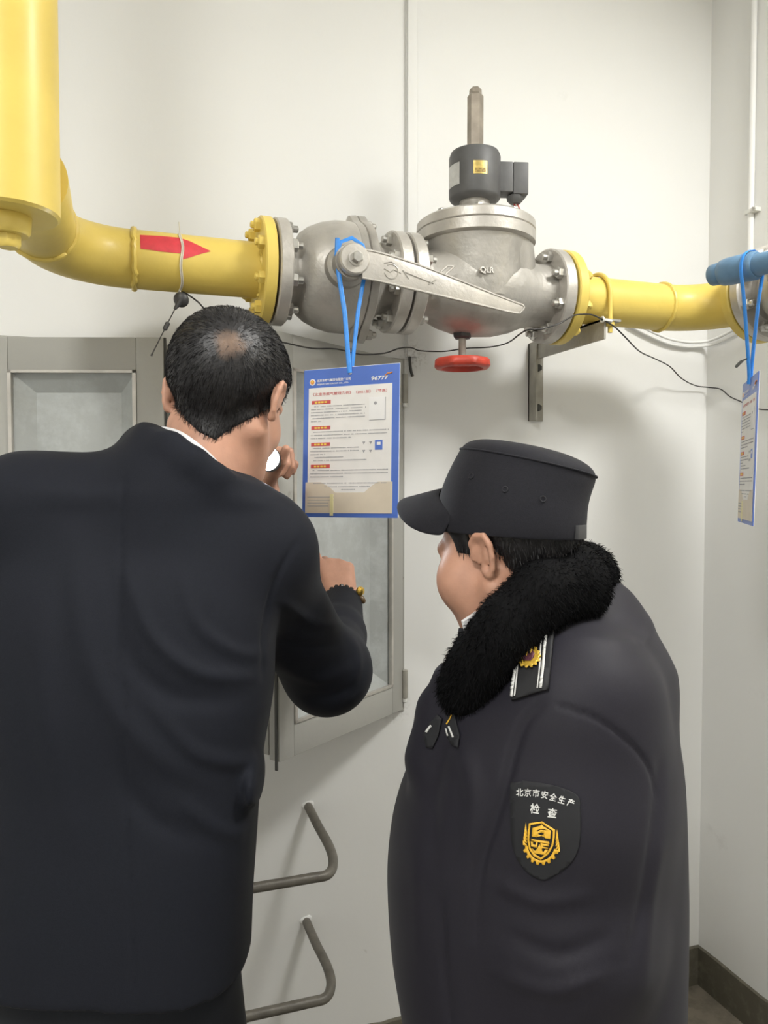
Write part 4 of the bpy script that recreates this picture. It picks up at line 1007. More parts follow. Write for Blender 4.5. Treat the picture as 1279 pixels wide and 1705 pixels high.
def shoes_and_legs(hipL, hipR, feet, r0, toe):
    """trouser legs to the ankle; returns field and ankle points"""
    items = []
    for hp_, ft in zip((hipL, hipR), feet):
        an = V(ft[0], ft[1], 0.085); kn = (hp_ + an) / 2 + toe * 0.02
        items.append((chain([(hp_, r0), (kn, r0 * 0.80), (an, r0 * 0.70)], 0.02), 0.03))
    return items
def shoe(ft, toe, parent):
    side = np.cross(uz, toe)
    sec = [(-0.085, 0.026, 0.055), (-0.07, 0.034, 0.072), (-0.03, 0.037, 0.078), (0.02, 0.040, 0.066), (0.08, 0.046, 0.048), (0.13, 0.044, 0.038), (0.165, 0.030, 0.030), (0.178, 0.012, 0.022)]
    vs = []; fs = []; n = 16
    for t, w_, h_ in sec:
        for k in range(n):
            a = 2 * math.pi * k / n; ca, sa = math.cos(a), math.sin(a)
            vs.append(V(ft[0], ft[1], 0) + toe * t + side * w_ * np.sign(ca) * abs(ca) ** 0.7 + uz * (0.001 + h_ * (0.5 + 0.5 * np.sign(sa) * abs(sa) ** 0.7)))
    for i in range(len(sec) - 1):
        for k in range(n): fs.append((i * n + k, i * n + (k + 1) % n, (i + 1) * n + (k + 1) % n, (i + 1) * n + k))
    fs += [tuple(range(n)), tuple((len(sec) - 1) * n + k for k in range(n))]
    return link_mesh('shoe', vs, fs, M['shoe'], parent, smooth=60)

# ---------------------------------------------------------------- MAN IN THE DARK SUIT (seen from behind)
base = P(225, 1700, 1.05); base[2] = 0
m1 = thing('person', 'man in dark suit, seen from behind, leaning over to unlatch the cabinet door', 'person', base)
hc1 = P(382, 652, 1.115)
R1 = frame((0.22, -0.36, 0.90), (0.20, 0.92, 0.36))
head1, bare1 = head_field(hc1, R1, 0.0, 1.0)
nk0, nk1 = P(322, 825, 1.09), P(366, 722, 1.112)
neck1 = chain([(nk0, 0.062), ((nk0 + nk1) / 2, 0.060), (nk1, 0.057)], 0.02)
hn1 = union([(head1, 0), (neck1, 0.03)]); hb1 = union([(bare1, 0), (neck1, 0.03)])
shR, elR, wrR = P(437, 918, 1.12), P(545, 1116, 1.315), P(569, 1003, 1.605)
tc_ = P(446, 764, 1.42); tdir = RT * -0.10 - FH * 0.97 + uz * 0.10; tdir /= np.linalg.norm(tdir)     # lens centre and beam of the torch he holds
gH = uz - tdir * tdir[2]; gH /= np.linalg.norm(gH); gN = np.cross(gH, tdir); gN = gN if gN @ RT < 0 else -gN
shL, elL, wrL = P(48, 850, 1.06), P(170, 985, 1.33), tc_ - tdir * 0.099 - gH * 0.058 + gN * 0.026
Hd = RT * -0.20 + uz * 0.70 + FH * 0.55
handR, NR, tipsR = build_hand(wrR + (wrR - elR) * 0.02, Hd, RT * -0.9 + uz * 0.25, -FH, [(16, 36, 14), (48, 62, 35), (56, 66, 35), (62, 66, 35)], (0.75, 0.45, -0.35), 1.04)
# latch of the right door leaf, pressed by the forefinger
tipI = tipsR[0][0]; gap = float((tipI - hR) @ nR) + 0.040; lp = tipI - nR * gap; kh = max(gap - 0.0065, 0.010)
MB().lathe(lp - nR * 0.002, nR, [(0, 0.015), (0.005, 0.015), (0.007, 0.0115), (kh - 0.002, 0.0105), (kh + 0.002, 0.0085)], n=20).build('latch', M['zinc'], dR)
MB().lathe(lp - nR * 0.002 - uR * -0.020 + uz * 0.004, nR, [(0, 0.0045), (0.004, 0.0045), (0.005, 0.003)], n=10).build('latch_rivet', M['zinc'], dR)
handL, NL, tipsL = build_hand(wrL, gH, tdir, gN, [(95, 75, 40), (97, 75, 43), (95, 77, 40), (85, 45, 70)], (0.36, 0.76, -0.52), 0.96)
hipL, hipR = P(110, 1560, 1.03), P(288, 1560, 1.03)
hipL[2] = hipR[2] = 0.92
ftL, ftR = base + RT * -0.10 + FH * 0.02, base + RT * 0.11 + FH * 0.10
toe1 = FH * 0.98 + RT * 0.2; toe1 /= np.linalg.norm(toe1)
def skeleton_legs(hipL, hipR, ftL, ftR, r):
    out = []
    for h_, f_ in ((hipL, ftL), (hipR, ftR)):
        an = V(f_[0], f_[1], 0.09); out.append((chain([(h_, r), ((h_ + an) / 2, r * 0.62), (an, r * 0.42), (an - V(0, 0, 0.045) + toe1 * 0.06, 0.026)], 0.02), 0.03))
    return out
spine1 = [(nk0, 0.055), (P(255, 960, 1.08), 0.085), (P(245, 1040, 1.08), 0.11), (P(225, 1250, 1.06), 0.105), ((hipL + hipR) / 2, 0.11)]
items = [(hn1, 0), (chain(spine1, 0.05), 0.04), (chain([(nk0 - uz * 0.05, 0.05), (shR, 0.048), (elR, 0.040), (wrR, 0.0255)], 0.02), 0.03), (chain([(nk0 - uz * 0.05, 0.05), (shL, 0.048), (elL, 0.040), (wrL, 0.0255)], 0.02), 0.03)]
items += skeleton_legs(hipL, hipR, ftL, ftR, 0.075)
items += [(f_, k_) for f_, k_ in handR] + [(f_, k_) for f_, k_ in handL]
def bounds(*pts, pad=0.15):
    a = np.array(pts); return a.min(0) - pad, a.max(0) + pad
lo, hi = bounds(hc1, shR, shL, elR, elL, wrR, wrL, ftL, ftR, tipsR[1][0], tipsL[1][0], pad=0.16); lo[2] = -0.01
v, f = polygonize(union(items), lo, hi, 0.0034)
body1 = mesh_obj('body', relax(v, f, 1, 0.35), f, M['skin'], m1)
for tp, td in tipsR[:4]:
    MB().lathe(tp + NR * 0.0045, td, [(-0.007, 0.002), (-0.005, 0.0045), (0.004, 0.0048), (0.007, 0.003)], n=10).build('fingernail', mat('nail', (0.60, 0.36, 0.28, 1), 0.3), m1)
eyes(hc1, R1, m1)
# hair with a thin crown
hz = [(-180, -0.088), (-150, -0.072), (-125, -0.050), (-100, -0.030), (-88, -0.022), (-70, -0.010), (-50, 0.045), (0, 0.062), (50, 0.045), (70, -0.010), (88, -0.022), (100, -0.034), (125, -0.066), (150, -0.094), (180, -0.088)]
hf = hair_field(hb1, hc1, R1, hz, 0.0085)
v, f = biggest(*polygonize(hf, hc1 - 0.16, hc1 + 0.16, 0.003))
crown = P(381, 577, 1.03); crown = hc1 + (crown - hc1) / np.linalg.norm(crown - hc1) * 0.098
hm = mat('thinning_black_hair', (0.015, 0.0145, 0.016, 1), 0.42, var=0.4, scale=90, bump=0.25, bscale=220, spec=0.45)
def crown_blend(m_, c, rad, col, k):
    N, L = m_.node_tree.nodes, m_.node_tree.links; B = N['Principled BSDF']
    g = N.new('ShaderNodeNewGeometry'); d = N.new('ShaderNodeVectorMath'); d.operation = 'DISTANCE'; L.new(g.outputs['Position'], d.inputs[0]); d.inputs[1].default_value = tuple(c)
    nz = N.new('ShaderNodeTexNoise'); nz.inputs['Scale'].default_value = 45; nz.inputs['Detail'].default_value = 5; L.new(g.outputs['Position'], nz.inputs['Vector'])
    ad_ = N.new('ShaderNodeMath'); ad_.operation = 'MULTIPLY_ADD'; L.new(nz.outputs[0], ad_.inputs[0]); ad_.inputs[1].default_value = rad * 0.9; L.new(d.outputs['Value'], ad_.inputs[2])
    mr = N.new('ShaderNodeMapRange'); mr.inputs[1].default_value = rad * 0.5; mr.inputs[2].default_value = rad * 1.45; mr.inputs[3].default_value = k; mr.inputs[4].default_value = 0; mr.interpolation_type = 'SMOOTHSTEP'
    L.new(ad_.outputs[0], mr.inputs[0])
    src = B.inputs['Base Color'].links[0].from_socket; mx = N.new('ShaderNodeMix'); mx.data_type = 'RGBA'
    L.new(mr.outputs[0], mx.inputs[0]); L.new(src, mx.inputs[6]); mx.inputs[7].default_value = col; L.new(mx.outputs[2], B.inputs['Base Color'])
crown_blend(hm, crown, 0.030, (0.40, 0.26, 0.18, 1), 0.8)
hair1 = mesh_obj('hair', relax(v, f, 2, 0.5), f, hm, m1)
dn1 = R1 @ V(0, -0.25, -1)
def flow1(p, n, r):
    away = p - crown; away /= np.linalg.norm(away, axis=1, keepdims=True) + 1e-9
    d = away * 1.0 + dn1 * 0.35 + r.normal(size=p.shape) * 0.12; d -= n * np.sum(d * n, 1)[:, None]
    return d + n * 0.10
strands(v, f, 15000, 0.0095, flow1, 0.00042, M['hair'], m1, 'hair_strands', 3, keep=lambda p, r: (np.linalg.norm(p - crown, axis=1) > 0.029 * (0.6 + 0.9 * r.random(len(p)))) | (r.random(len(p)) < 0.12))
# shirt collar band and cuff
ring = [P(247, 716, 1.085), P(268, 712, 1.050), P(300, 720, 1.022), P(335, 744, 1.014), P(362, 770, 1.022), P(383, 799, 1.045), P(398, 815, 1.085), P(405, 800, 1.135), P(370, 770, 1.170), P(300, 745, 1.165), P(258, 725, 1.125)]
nkd = nk1 - nk0; nkd /= np.linalg.norm(nkd)
path = smooth_path(ring, 6, closed=True); n_ = len(path)
vs = []; fs = []; cen_ = sum(path) / n_
for p in path:
    o_ = p - cen_; o_ -= nkd * (o_ @ nkd); o_ /= np.linalg.norm(o_)
    vs += [p - nkd * 0.030 + o_ * 0.004, p + nkd * 0.0015 + o_ * 0.0012, p + nkd * 0.0020 - o_ * 0.0010, p - nkd * 0.030 - o_ * 0.002]
for i in range(n_):
    j = (i + 1) % n_
    for k in range(4): fs.append((4 * i + k, 4 * i + (k + 1) % 4, 4 * j + (k + 1) % 4, 4 * j + k))
link_mesh('shirt_collar', vs, fs, M['shirt'], m1, smooth=60)
ring_c = np.array(path) - cen_
pn = np.linalg.svd(ring_c)[2][2]; pn = pn if pn @ nkd > 0 else -pn
# jacket
torso = loft([(850, 60, 420, 1.085, 0.075), (900, 10, 440, 1.08, 0.105), (960, -22, 450, 1.075, 0.128), (1040, -30, 455, 1.07, 0.142), (1150, -22, 453, 1.06, 0.145), (1250, -10, 437, 1.05, 0.138), (1300, -8, 431, 1.045, 0.137), (1400, -16, 424, 1.04, 0.142), (1500, -30, 417, 1.04, 0.150), (1600, -36, 413, 1.04, 0.155), (1680, -34, 408, 1.04, 0.155)], 2.5)
hemz = float(P(200, 1648, 0.93)[2])
cuffd = wrR - elR; cuffd /= np.linalg.norm(cuffd)
armR = chain([(shR, 0.073), ((shR + elR) / 2 - RT * 0.012 - uz * 0.01, 0.064), (elR, 0.072)], 0.03)
foreR = clip(chain([(elR, 0.072), ((elR + wrR) / 2 - uz * 0.006 + RT * 0.004, 0.052), (wrR + cuffd * 0.05, 0.039)], 0.02), wrR - cuffd * 0.006, cuffd)
cuffl = wrL - elL; cuffl /= np.linalg.norm(cuffl)
armL = chain([(shL, 0.074), (elL, 0.062)], 0.03)
foreL = clip(chain([(elL, 0.060), (wrL + cuffl * 0.05, 0.040)], 0.02), wrL - cuffl * 0.006, cuffl)
yoke = chain([(P(240, 848, 1.075), 0.076), (P(140, 850, 1.065), 0.073), (shL, 0.071)], 0.03)
yokeR = chain([(P(290, 860, 1.08), 0.080), (P(370, 885, 1.10), 0.075), (shR, 0.073)], 0.03)
colr = chain([(p + o_q, 0.011) for p, o_q in [(q - nkd * 0.020, (q - cen_) * 0.10) for q in ring]] + [(ring[0] - nkd * 0.020 + (ring[0] - cen_) * 0.10, 0.011)], 0.01)
flap = ell(P(424, 1300, 1.01), V(0.010, 0.05, 0.030), cam_axes((1, 0, 0), (0, 0, 1), (0, 1, 0)))
neckj = clip(chain([(nk0 - nkd * 0.05, 0.088), (cen_ - nkd * 0.03, 0.083), (cen_ + nkd * 0.05, 0.078)], 0.02), cen_ - pn * 0.010, pn)
jf0 = union([(torso, 0), (neckj, 0.03), (yoke, 0.06), (yokeR, 0.06), (armR, 0.03), (foreR, 0.025), (armL, 0.04), (foreL, 0.03), (colr, 0.03), (flap, 0.012)])
def jf(p):
    q = to_px(p)
    hem = hemz - 0.028 * np.clip((q[:, 0] - 150) / 250, 0, 1)
    return np.maximum(jf0(p), hem - p[:, 2])
lo, hi = bounds(shR, shL, elR, elL, wrR, wrL, P(-40, 1600, 1.0), P(420, 1600, 1.2), pad=0.20); lo[2] = hemz - 0.06
v, f = polygonize(jf, lo, hi, 0.0048)
v = relax(v, f, 2, 0.5); n = vnormals(v, f)
folds1 = [([(215, 960), (255, 1060), (330, 1120), (420, 1128)], 0.007, 14), ([(180, 930), (210, 1080), (290, 1160), (400, 1165)], -0.005, 18), ([(300, 950), (330, 1040), (390, 1085), (440, 1090)], 0.005, 12),
          ([(120, 900), (150, 1100), (230, 1230), (330, 1300)], 0.005, 22), ([(260, 1180), (320, 1250), (390, 1270), (430, 1260)], 0.005, 14), ([(180, 1250), (250, 1360), (340, 1400)], -0.004, 20), ([(300, 1330), (360, 1380), (410, 1390)], 0.004, 14),
          ([(492, 905), (458, 970), (440, 1050), (438, 1130)], -0.0045, 5), ([(470, 1000), (520, 1035), (575, 1040)], 0.005, 10), ([(455, 1060), (510, 1080), (570, 1070)], -0.004, 11), ([(470, 1110), (530, 1130), (590, 1110)], 0.005, 11), ([(575, 1040), (595, 1090), (590, 1140)], 0.004, 8), ([(500, 1160), (550, 1160), (595, 1140)], -0.004, 9),
          ([(60, 1000), (80, 1200), (120, 1400)], 0.004, 25), ([(205, 800), (200, 1000), (210, 1300), (220, 1640)], -0.0028, 4)]
v = fold(v, n, folds1)
jacket = mesh_obj('suit_jacket', v, f, M['suit'], m1)
# trousers
tf = union([(ell((hipL + hipR) / 2 - V(0, 0, 0.02), V(0.150, 0.12, 0.12), cam_axes((1, 0, 0), (0, 0, 1), (0, 1, 0))), 0), (chain([(hipL, 0.100), ((hipL + V(ftL[0], ftL[1], 0.05)) / 2, 0.088), (V(ftL[0], ftL[1], 0.055), 0.075)], 0.02), 0.03), (chain([(hipR, 0.086), ((hipR + V(ftR[0], ftR[1], 0.05)) / 2, 0.088), (V(ftR[0], ftR[1], 0.055), 0.075)], 0.02), 0.015)])
lo, hi = bounds(hipL, hipR, ftL, ftR, pad=0.18); lo[2] = 0.02
v, f = polygonize(lambda p: np.maximum(tf(p), 0.05 - p[:, 2]), lo, hi, 0.008)
mesh_obj('trousers', relax(v, f, 2), f, M['trouser'], m1)
shoe(ftL, toe1, m1); shoe(ftR, toe1, m1)
# bead bracelet on the right wrist
wc = wrR + cuffd * 0.004
e1_ = np.cross(cuffd, uz); e1_ /= np.linalg.norm(e1_); e2_ = np.cross(cuffd, e1_)
bl = MB().tube([wc + (e1_ * math.cos(a) + e2_ * math.sin(a)) * 0.0345 for a in np.linspace(0, 2 * math.pi, 30, endpoint=False)], 0.0015, n=6, closed=True).build('bracelet', M['bead'], m1)
for k in range(20):
    a = 2 * math.pi * k / 20; c_ = wc + (e1_ * math.cos(a) + e2_ * math.sin(a)) * 0.0345
    MB().lathe(c_, np.cross(cuffd, c_ - wc), [(-0.0050, 0.0015), (-0.004, 0.0035), (0, 0.0052), (0.004, 0.0035), (0.0050, 0.0015)], n=10).build('bead', M['bead'], bl)
gc = P(600, 984, 1.585)
MB().lathe(gc, uz, [(-0.010, 0.002), (-0.006, 0.0065), (0, 0.0075), (0.006, 0.006), (0.009, 0.002)], n=10, rfun=lambda t, r, a: r * (1 + 0.25 * math.cos(5 * a))).build('gold_charm', M['gold'], bl)
MB().lathe(P(603, 998, 1.585), uz * 0.8 + RT * -0.5, [(-0.009, 0.003), (-0.005, 0.0062), (0.004, 0.0062), (0.008, 0.003)], n=10).build('tassel_bead', mat('brown_bead', (0.10, 0.06, 0.025, 1), 0.3), bl)

# ---------------------------------------------------------------- hand torch, lit, in his left hand
fl = thing('flashlight', 'small black inspection torch, lit, held up beside the open cabinet', 'flashlight', tc_ - tdir * 0.1)
MB().lathe(tc_ - tdir * 0.150, tdir, [(0, 0.011), (0.003, 0.0125), (0.105, 0.0125), (0.115, 0.0145), (0.130, 0.0220), (0.150, 0.0235)], n=28).build('barrel', M['black_plastic'], fl)
MB().lathe(tc_ - tdir * 0.001, tdir, [(0, 0.0215), (0.001, 0.0215), (0.0015, 0.020)], n=28).build('lens', emit('torch_lens', (0.92, 0.97, 1.0, 1), 60.0), fl)
MB().lathe(tc_ - tdir * 0.150, -tdir, [(0, 0.010), (0.006, 0.010), (0.008, 0.007)], n=16).build('tail_switch', M['grip'], fl)
ld = bpy.data.lights.new('torch_light', 'SPOT'); ld.energy = 2.5; ld.spot_size = math.radians(140); ld.spot_blend = 0.6; ld.shadow_soft_size = 0.015; ld.color = (0.88, 0.95, 1.0)
lo_ = bpy.data.objects.new('torch_light', ld); COL.objects.link(lo_)
lo_.matrix_world = Matrix.Translation(Vector(tuple(tc_ + tdir * 0.004))) @ Vector(tuple(tdir)).to_track_quat('-Z', 'Y').to_matrix().to_4x4()
# ---------------------------------------------------------------- OFFICER IN UNIFORM COAT AND CAP
base2 = P(915, 1700, 1.09); base2[2] = 0
m2 = thing('person', 'officer in dark padded uniform coat with black fur collar and peaked cap, looking on', 'person', base2)
hc2 = P(845, 901, 1.05)
R2 = frame((-0.765, -0.30, 0.640), (-0.10, 0.985, 0.06))
head2, bare2 = head_field(hc2, R2, 1.5, 1.01)
n20, n21 = P(905, 1085, 1.085), P(858, 985, 1.065)
hn2 = union([(head2, 0), (chain([(n20, 0.075), (n21, 0.066)], 0.02), 0.035)])
sL, eL, wL = P(962, 1172, 0.965), P(948, 1560, 0.930), P(885, 1905, 0.935)
sR, eR, wR_ = P(905, 1165, 1.24), P(880, 1500, 1.29), P(800, 1800, 1.27)
handL2, NL2, _ = build_hand(wL, -uz + RT * -0.15, RT * -0.9, -FH, [(15, 25, 15)] * 4, (0.8, 0.35, -0.3), 0.96)
handR2, NR2, _ = build_hand(wR_, -uz + RT * -0.2, RT * -0.9, FH, [(15, 25, 15)] * 4, (0.8, 0.35, -0.3), 0.96)
hpL, hpR = base2 + V(0, 0, 0.84) - FH * 0.09, base2 + V(0, 0, 0.84) + FH * 0.09
fL2, fR2 = base2 - FH * 0.10 + RT * 0.02, base2 + FH * 0.11 - RT * 0.05
toe2 = -RT * 0.98 + FH * 0.2; toe2 /= np.linalg.norm(toe2)
items = [(hn2, 0), (chain([(n20, 0.09), (P(890, 1300, 1.08), 0.13), (P(885, 1500, 1.08), 0.14), (base2 + V(0, 0, 0.84), 0.12)], 0.05), 0.04), (chain([(n20, 0.06), (sL, 0.05), (eL, 0.042), (wL, 0.026)], 0.02), 0.03), (chain([(n20, 0.06), (sR, 0.05), (eR, 0.042), (wR_, 0.026)], 0.02), 0.03)]
for h_, f_ in ((hpL, fL2), (hpR, fR2)):
    an = V(f_[0], f_[1], 0.09); items.append((chain([(h_, 0.08), ((h_ + an) / 2, 0.05), (an, 0.034), (an - V(0, 0, 0.045) + toe2 * 0.06, 0.026)], 0.02), 0.03))
items += handL2 + handR2
lo, hi = bounds(hc2, sL, sR, eL, eR, wL, wR_, fL2, fR2, pad=0.17); lo[2] = -0.01
v, f = polygonize(union(items), lo, hi, 0.0034)
mesh_obj('body', relax(v, f, 1, 0.35), f, M['skin'], m2)
eyes(hc2, R2, m2)
hz2 = [(-180, -0.085), (-150, -0.080), (-125, -0.060), (-112, -0.035), (-98, 0.022), (-84, 0.024), (-80, -0.012), (-64, -0.002), (-56, 0.020), (-35, 0.050), (0, 0.055), (35, 0.050), (56, 0.020), (64, -0.002), (80, -0.012), (84, 0.024), (98, 0.022), (112, -0.035), (125, -0.060), (150, -0.080), (180, -0.085)]
hb2 = union([(bare2, 0), (chain([(n20, 0.075), (n21, 0.066)], 0.02), 0.035)])
hf2a = hair_field(hb2, hc2, R2, hz2, 0.0055)
hf2 = lambda p: np.maximum(hf2a(p), ((p - hc2) @ R2)[:, 2] - 0.05)
v, f = biggest(*polygonize(hf2, hc2 - 0.16, hc2 + 0.16, 0.003))
mesh_obj('hair', relax(v, f, 2, 0.5), f, M['hair'], m2)
dn2 = R2 @ V(0, 0.05, -1)
strands(v, f, 7000, 0.0085, lambda p, n, r: dn2 + n * 0.05 + r.normal(size=p.shape) * 0.12, 0.0005, M['hair'], m2, 'hair_strands', 4, keep=lambda p, r: ((p - hc2) @ R2)[:, 2] < 0.005)
# coat
torso2 = loft([(1050, 850, 1054, 1.085, 0.13), (1085, 790, 1074, 1.085, 0.165), (1130, 735, 1084, 1.085, 0.19), (1200, 707, 1104, 1.08, 0.205), (1260, 690, 1113, 1.08, 0.21), (1340, 661, 1118, 1.08, 0.21), (1400, 649, 1120, 1.08, 0.21), (1470, 645, 1121, 1.08, 0.21), (1580, 652, 1119, 1.08, 0.21), (1705, 672, 1114, 1.08, 0.21), (1850, 690, 1110, 1.08, 0.21), (2040, 700, 1108, 1.08, 0.205)], 2.3)
back2 = chain([(P(985, 1045, 1.09), 0.075), (P(1000, 1130, 1.09), 0.10)], 0.02)
wLd = wL - eL; wLd /= np.linalg.norm(wLd); wRd = wR_ - eR; wRd /= np.linalg.norm(wRd)
aL = chain([(sL, 0.088), ((sL + eL) / 2, 0.100), (eL, 0.096)], 0.03)
fLr = clip(chain([(eL, 0.096), (wL + wLd * 0.05, 0.058)], 0.02), wL, wLd)
aR = chain([(sR, 0.085), (eR, 0.09)], 0.03); fRr = clip(chain([(eR, 0.09), (wR_ + wRd * 0.05, 0.055)], 0.02), wR_, wRd)
yk2 = chain([(P(940, 1100, 1.06), 0.085), (sL, 0.085)], 0.03); yk3 = chain([(P(930, 1110, 1.12), 0.09), (sR, 0.085)], 0.03)
lap = chain([(P(748, 1130, 1.00), 0.022), (P(728, 1180, 1.02), 0.022), (P(715, 1260, 1.03), 0.03)], 0.02)
hem2 = 0.60
jf2 = union([(torso2, 0), (back2, 0.05), (yk2, 0.05), (yk3, 0.05), (lap, 0.04), (aL, 0.035), (fLr, 0.03), (aR, 0.03), (fRr, 0.03)])
lo, hi = bounds(sL, sR, eL, eR, wL, wR_, P(650, 1470, 1.1), P(1140, 1470, 1.1), P(980, 1040, 1.09), pad=0.16); lo[2] = hem2 - 0.02
v, f = polygonize(lambda p: np.maximum(jf2(p), hem2 - p[:, 2]), lo, hi, 0.0048)
v = relax(v, f, 2, 0.5); n = vnormals(v, f)
folds2 = [([(930, 1175), (1000, 1200), (1070, 1260), (1098, 1330)], -0.0035, 4), ([(905, 1170), (868, 1215), (835, 1330), (800, 1440), (790, 1560)], -0.005, 9), ([(1098, 1270), (1090, 1380), (1070, 1500), (1050, 1600)], -0.005, 9),
          ([(770, 1240), (790, 1330), (780, 1420)], 0.005, 16), ([(740, 1250), (720, 1330), (725, 1420)], -0.004, 14), ([(830, 1470), (900, 1500), (980, 1490)], 0.004, 14), ([(850, 1560), (930, 1590), (1010, 1560)], -0.004, 16), ([(830, 1620), (920, 1650), (1010, 1620)], 0.004, 14),
          ([(735, 1500), (738, 1600), (750, 1705)], -0.004, 7), ([(1100, 1400), (1080, 1500), (1070, 1650)], 0.004, 14), ([(690, 1400), (700, 1500), (700, 1600)], 0.003, 16)]
v = fold(v, n, folds2)
coat = mesh_obj('uniform_coat', v, f, M['coat'], m2)
from mathutils.bvhtree import BVHTree
bvh = BVHTree.FromPolygons([tuple(q) for q in v.tolist()], f.tolist())
def on_coat(px, py, off=0.002):
    r = ray(px, py); hit = bvh.ray_cast(Vector(tuple(CAM)), Vector(tuple(r / np.linalg.norm(r))))
    if hit[0] is None: return P(px, py, 0.95)
    return np.array(hit[0]) + np.array(hit[1]) * off
def decal(name, poly_v, poly_f, off, material, parent, thick=0.0008):
    o = link_mesh(name, [on_coat(x, y, off) for x, y in poly_v], poly_f, material, parent, smooth=60)
    if thick:
        md = o.modifiers.new('thickness', 'SOLIDIFY'); md.thickness = thick; md.offset = 1
    return o
def fill(outline, off, material, name, parent, step=6, holes=(), thick=0.0008):
    """fill a pixel outline with a fine grid so that it follows the cloth"""
    bm = bmesh.new()
    vs_ = [bm.verts.new((x, y, 0)) for x, y in outline]
    es_ = [bm.edges.new((vs_[i], vs_[(i + 1) % len(vs_)])) for i in range(len(vs_))]
    for h_ in holes:
        hv = [bm.verts.new((x, y, 0)) for x, y in h_]; es_ += [bm.edges.new((hv[i], hv[(i + 1) % len(hv)])) for i in range(len(hv))]
    bmesh.ops.triangle_fill(bm, use_beauty=True, edges=es_)
    for ax in (0, 1):
        cs = [q.co[ax] for q in bm.verts]; a = min(cs)
        while a < max(cs):
            nn_ = [0, 0, 0]; nn_[ax] = 1; pc = [0, 0, 0]; pc[ax] = a
            bmesh.ops.bisect_plane(bm, geom=bm.verts[:] + bm.edges[:] + bm.faces[:], plane_co=pc, plane_no=nn_); a += step
    bm.verts.index_update()
    pv = [(q.co.x, q.co.y) for q in bm.verts]; pf = [tuple(q.index for q in fc.verts) for fc in bm.faces]; bm.free()
    return decal(name, pv, pf, off, material, parent, thick)
# trousers and shoes
tf = union([(ell(base2 + V(0, 0, 0.80), V(0.17, 0.19, 0.13), cam_axes((1, 0, 0), (0, 0, 1), (0, 1, 0))), 0)] + [(chain([(h_, 0.105), ((h_ + V(f_[0], f_[1], 0.05)) / 2, 0.09), (V(f_[0], f_[1], 0.055), 0.078)], 0.02), 0.02) for h_, f_ in ((hpL, fL2), (hpR, fR2))])
lo, hi = bounds(hpL, hpR, fL2, fR2, pad=0.22); lo[2] = 0.02
v, f = polygonize(lambda p: np.maximum(tf(p), 0.05 - p[:, 2]), lo, hi, 0.008)
mesh_obj('trousers', relax(v, f, 2), f, M['trouser'], m2)
shoe(fL2, toe2, m2); shoe(fR2, toe2, m2)
# fur collar
cpts = [(P(760, 1184, 1.00), 0.014), (P(777, 1144, 0.985), 0.028), (P(802, 1102, 0.965), 0.033), (P(850, 1036, 0.955), 0.032), (P(903, 982, 0.965), 0.031), (P(952, 965, 1.02), 0.041), (P(966, 962, 1.10), 0.046), (P(932, 985, 1.17), 0.044), (P(872, 1030, 1.18), 0.040), (P(824, 1075, 1.13), 0.034), (P(790, 1130, 1.08), 0.024)]
ff_ = chain(cpts, 0.03)
drape = chain([(P(965, 992, 1.0), 0.022), (P(895, 1008, 0.95), 0.014), (P(835, 1070, 0.945), 0.016), (P(785, 1150, 0.975), 0.020)], 0.03)
fcol = union([(ff_, 0), (drape, 0.04)])
lo, hi = bounds(*[q for q, _ in cpts], pad=0.09)
v, f = polygonize(fcol, lo, hi, 0.0042)
v = relax(v, f, 2); n = vnormals(v, f)
rr = np.random.default_rng(9)
fc_ = mesh_obj('fur_collar', v, f, M['fur'], m2)
strands(v, f, 32000, 0.0068, lambda p, n, r: n * 0.45 + V(0, 0, -0.7) + r.normal(size=p.shape) * 0.3, 0.0005, M['fur'], m2, 'fur_pile', 5)
# shirt collar and tie in the opening
MB().prism([(0, 0), (0.030, 0.012), (0.034, -0.020), (0.010, -0.030)], P(770, 1034, 0.985), RT * 0.8 + FH * 0.6, uz, np.cross(RT * 0.8 + FH * 0.6, uz), (-0.003, 0.003)).build('shirt_collar', M['shirt'], m2, bevel=0.001)
MB().prism([(0, 0), (0.02, -0.004), (0.028, -0.09), (-0.012, -0.09)], P(768, 1046, 1.010), RT * 0.8 + FH * 0.6, uz, np.cross(RT * 0.8 + FH * 0.6, uz), (-0.006, 0.004)).build('tie', M['seam'], m2, bevel=0.002)

# ---- cap
CF = R2[:, 1] * V(1, 1, 0); CF /= np.linalg.norm(CF); CXr = np.cross(CF, uz)
def ringpts(px, py, hw, tilt, d, asp, n=56, roll=0.0):
    """ring around the head: centre pixel, half width in pixels along the image, slope of the ring, depth"""
    c_ = P(px, py, d); s = d / FPX
    fx = CF; rx = CXr
    out = []
    for k in range(n):
        a = 2 * math.pi * k / n
        loc = fx * math.cos(a) * asp[0] + rx * math.sin(a) * asp[1]
        q = c_ + loc
        q = q + uz * (-(loc @ RT) * tilt)
        out.append(q)
    return out
def cr(px, py, tilt, s): return ringpts(px, py, 0, tilt, 1.046, (0.1045 * s, 0.0890 * s))
rings = [cr(848, 890, 0.05, 0.985), cr(848, 874, 0.06, 1.0), cr(850, 850, 0.10, 0.995), cr(855, 824, 0.15, 0.965), cr(865, 798, 0.19, 0.935), cr(874, 780, 0.22, 0.915), cr(878, 768, 0.23, 0.89), cr(880, 758, 0.235, 0.83), cr(880, 749, 0.23, 0.68), cr(879, 744, 0.22, 0.45), cr(878, 742, 0.22, 0.15)]
n_ = 56
crn = MB(); vs = [q for r_ in rings for q in r_]; fs = []
for i in range(len(rings) - 1):
    for k in range(n_): fs.append((i * n_ + k, i * n_ + (k + 1) % n_, (i + 1) * n_ + (k + 1) % n_, (i + 1) * n_ + k))
fs.append(tuple((len(rings) - 1) * n_ + k for k in range(n_)))
